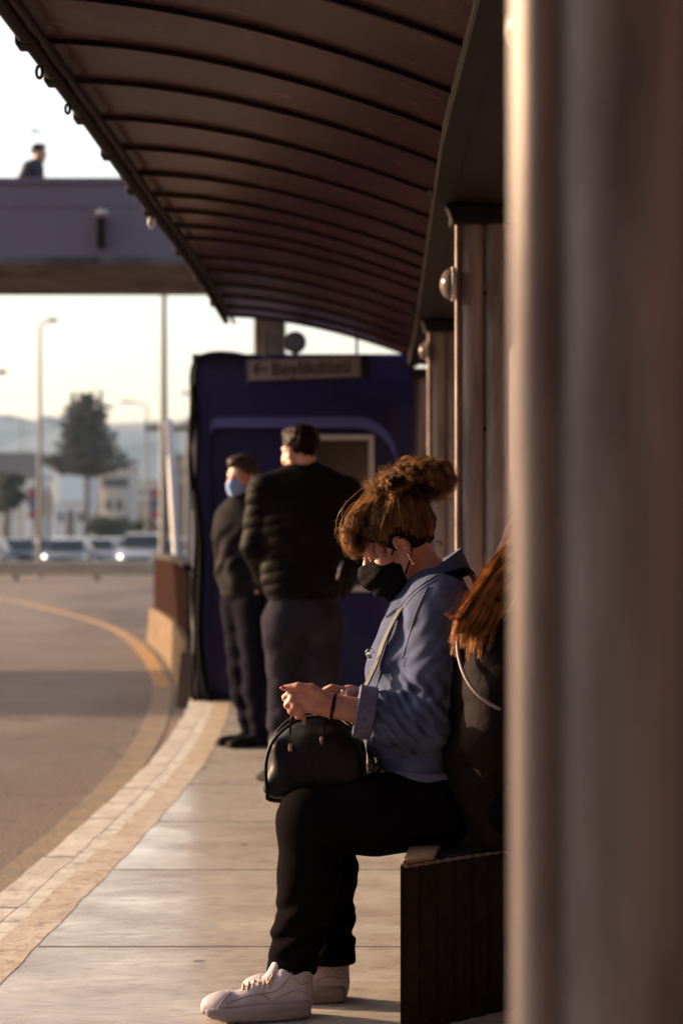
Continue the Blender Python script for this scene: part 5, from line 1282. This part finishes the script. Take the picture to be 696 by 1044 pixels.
mb = MB(); mb.tube(smooth([P(466,650,4.84), P(467,668,4.82), P(473,688,4.785), P(484,705,4.76), P(500,718,4.75), P(520,728,4.76), P(545,735,4.83), P(566,728,4.9)], 6), .0046, 8); mb.build('cord', 'cord', gi, smooth=True)
F = Field(*bounds(h3.o, pad=.2), .005); F.ell(h3.p(-.018,0,.048), V(.108,.088,.096)*h3.s, h3.A, .02); F.ell(h3.p(-.07,0,-.03), V(.05,.075,.09)*h3.s, h3.A, .03)
F.ell(h3.p(.085,0,-.02), V(.075,.080,.085)*h3.s, h3.A, 0, op='sub'); hb3 = F.build('hair', 'hair_ginger', gi)
# the long sheet of hair hanging back over her shoulder
paths = []
for k in range(120):
    u1 = (k+RNG.random())/120; dy = RNG.random()
    top = P(lerp(506, 566, u1)+RNG.normal()*2, lerp(572, 552, u1)+RNG.normal()*3, 4.84+.10*dy); root = h3.p(.0+.05*(u1-.5), -.035+.03*RNG.normal(), .142)
    m1 = P(lerp(484, 528, u1)+RNG.normal()*2, lerp(604, 600, u1)+RNG.normal()*2, 4.79+.11*dy); tip = P(lerp(459, 500, u1**.9)+RNG.normal()*2.2, lerp(646, 664, u1)+RNG.normal()*9, 4.765+.12*dy)
    m2_ = P(lerp(468, 510, u1)+RNG.normal()*1.5, lerp(628, 636, u1), 4.775+.115*dy)
    lock([root, top, m1, m2_, tip], 40, .0042, .0026, .0010, .6, 1., .12, 20)
for k in range(60):
    p0 = P(RNG.uniform(498,515), RNG.uniform(560,580), 4.86); tip = P(RNG.uniform(452,478), RNG.uniform(605,655), 4.80); md = P(RNG.uniform(472,492), RNG.uniform(580,612), 4.82)
    t = np.linspace(0, 1, 12)[:, None]; paths.append((p0*(1-t)**2+2*md*t*(1-t)+tip*t*t, .45))
strands('lock', 'hair_ginger', hb3, paths, .00072)

# ---- walker on the footbridge
yb = BY+1.2; dz = bz(262); sb = yb/2000
hb_ = Head(P(40, 157, yb), (.95,-.3,-.05), (0,0,1), 1.0)
b0 = P(35, 172, yb)
WB = Person(build_=1.1, u=nrm(V(.2,1,0)), wp=1.4, wc=1.45, head=hb_, pelvis=b0-V(.05,0,.52), waist=b0-V(.05,0,.36), chest=b0-V(.03,0,.16), upper=b0-V(0,0,.02), neck0=b0+V(.02,0,.05),
    sh=[b0+V(-.03,-.19,-.03), b0+V(-.03,.19,-.03)], el=[b0+V(-.16,-.23,-.30), b0+V(.05,.24,-.32)], wr=[b0+V(-.02,-.25,-.52), b0+V(.16,.20,-.5)],
    hip=[b0+V(-.05,-.09,-.56), b0+V(-.05,.09,-.56)], kn=[b0+V(.06,-.09,-.98), b0+V(-.12,.09,-.98)], an=[V(b0[0]+.10, yb-.09, dz+.09), V(b0[0]-.30, yb+.09, dz+.12)], toe=[V(1,0,0), V(1,0,0)])
wk = empty('person', (b0[0], yb, dz), 'person in dark clothes walking along the footbridge, seen above its parapet', 'person')
lo, hi = bounds(b0-V(.4,.3,1.3), b0+V(.35,.3,.45), pad=.05); lo[2] = dz
F = Field(lo, hi, .014); WB.body(F); F.build('body', 'skin_fair', wk); short_hair(WB, wk, 'hair_brown', .012)
F = Field(lo, hi, .013); WB.torso(F, .03, low=False); F.cone(WB.waist, WB.pelvis-V(0,0,.04), .13, .13, .05, u=WB.u, w=1.35)
for i in (0, 1): WB.arm(F, i, .03, .95)
F.cone(b0+V(0,0,.04), b0+V(.03,0,.10), .085, .072, .02); F.cone(b0+V(.0,0,.05), b0+V(.04,0,.16), .055, .06, 0, op='sub'); F.build('jacket', 'navy_jacket', wk)
F = Field(lo, hi, .013); F.cone(WB.pelvis, WB.waist-V(0,0,.06), .12, .11, .05, u=WB.u, w=1.3)
for i in (0, 1): WB.leg(F, i, .012, .03, .97, .02)
F.build('trousers', 'jean_navy', wk)

# ================================================================== AIR, LIGHT, CAMERA
hz = MB(); hz.box((-2700,-70,RZ-1.6), (2700,2700,175)); ho = hz.build('haze', None, kind='stuff')
hmat = bpy.data.materials.new('haze'); hmat.use_nodes = True; N = hmat.node_tree.nodes; N.remove(N['Principled BSDF'])
pv = N.new('ShaderNodeVolumePrincipled'); pv.inputs['Color'].default_value = (.56,.76,1,1); pv.inputs['Density'].default_value = .00016; pv.inputs['Anisotropy'].default_value = .3
hmat.node_tree.links.new(pv.outputs[0], N['Material Output'].inputs['Volume']); ho.data.materials.append(hmat)

SUN_EL, SUN_AZ = R(12.5), R(22)      # low, from the left and a little ahead
sd = Vector((-math.cos(SUN_AZ)*math.cos(SUN_EL), math.sin(SUN_AZ)*math.cos(SUN_EL), math.sin(SUN_EL)))
sl = bpy.data.lights.new('sun', 'SUN'); sl.energy = 4.4; sl.angle = R(.6); sl.color = (1,.73,.48)
so = bpy.data.objects.new('sun', sl); COL.objects.link(so); so.rotation_euler = sd.to_track_quat('Z', 'Y').to_euler()
w = bpy.data.worlds.new('World'); SC.world = w; w.use_nodes = True; N = w.node_tree.nodes
st = N.new('ShaderNodeTexSky'); st.sky_type = 'NISHITA'; st.sun_disc = False; st.sun_elevation = SUN_EL; st.sun_rotation = math.atan2(sd.x, sd.y); st.air_density = 1.0; st.dust_density = 4.0; st.ozone_density = 1.0
tint = N.new('ShaderNodeMix'); tint.data_type = 'RGBA'; tint.blend_type = 'MULTIPLY'; tint.inputs['Factor'].default_value = 1; tint.inputs['B'].default_value = (1,.90,.90,1)
w.node_tree.links.new(st.outputs[0], tint.inputs['A']); w.node_tree.links.new(tint.outputs['Result'], N['Background'].inputs['Color']); N['Background'].inputs['Strength'].default_value = .15

cam = bpy.data.cameras.new('camera'); co = bpy.data.objects.new('camera', cam); COL.objects.link(co); SC.camera = co
co.location = (0,0,CAMZ); co.rotation_euler = (R(90),0,0)
cam.sensor_fit = 'VERTICAL'; cam.sensor_height = 36; cam.sensor_width = 24; cam.lens = 36*F_PX/1044; cam.shift_y = 23/1044
cam.clip_start = .05; cam.clip_end = 6000
cam.dof.use_dof = True; cam.dof.focus_distance = 4.97; cam.dof.aperture_fstop = 3.1; cam.dof.aperture_blades = 0
vs = SC.view_settings; SC.display_settings.display_device = 'sRGB'; vs.view_transform = 'Standard'; vs.look = 'None'; vs.gamma = 1; vs.use_curve_mapping = False; vs.exposure = 1.60
SC.render.engine = 'CYCLES'; SC.cycles.use_denoising = True; SC.cycles.max_bounces = 8; SC.cycles.volume_bounces = 1; SC.cycles.sample_clamp_indirect = 8; SC.cycles.caustics_reflective = False; SC.cycles.caustics_refractive = False
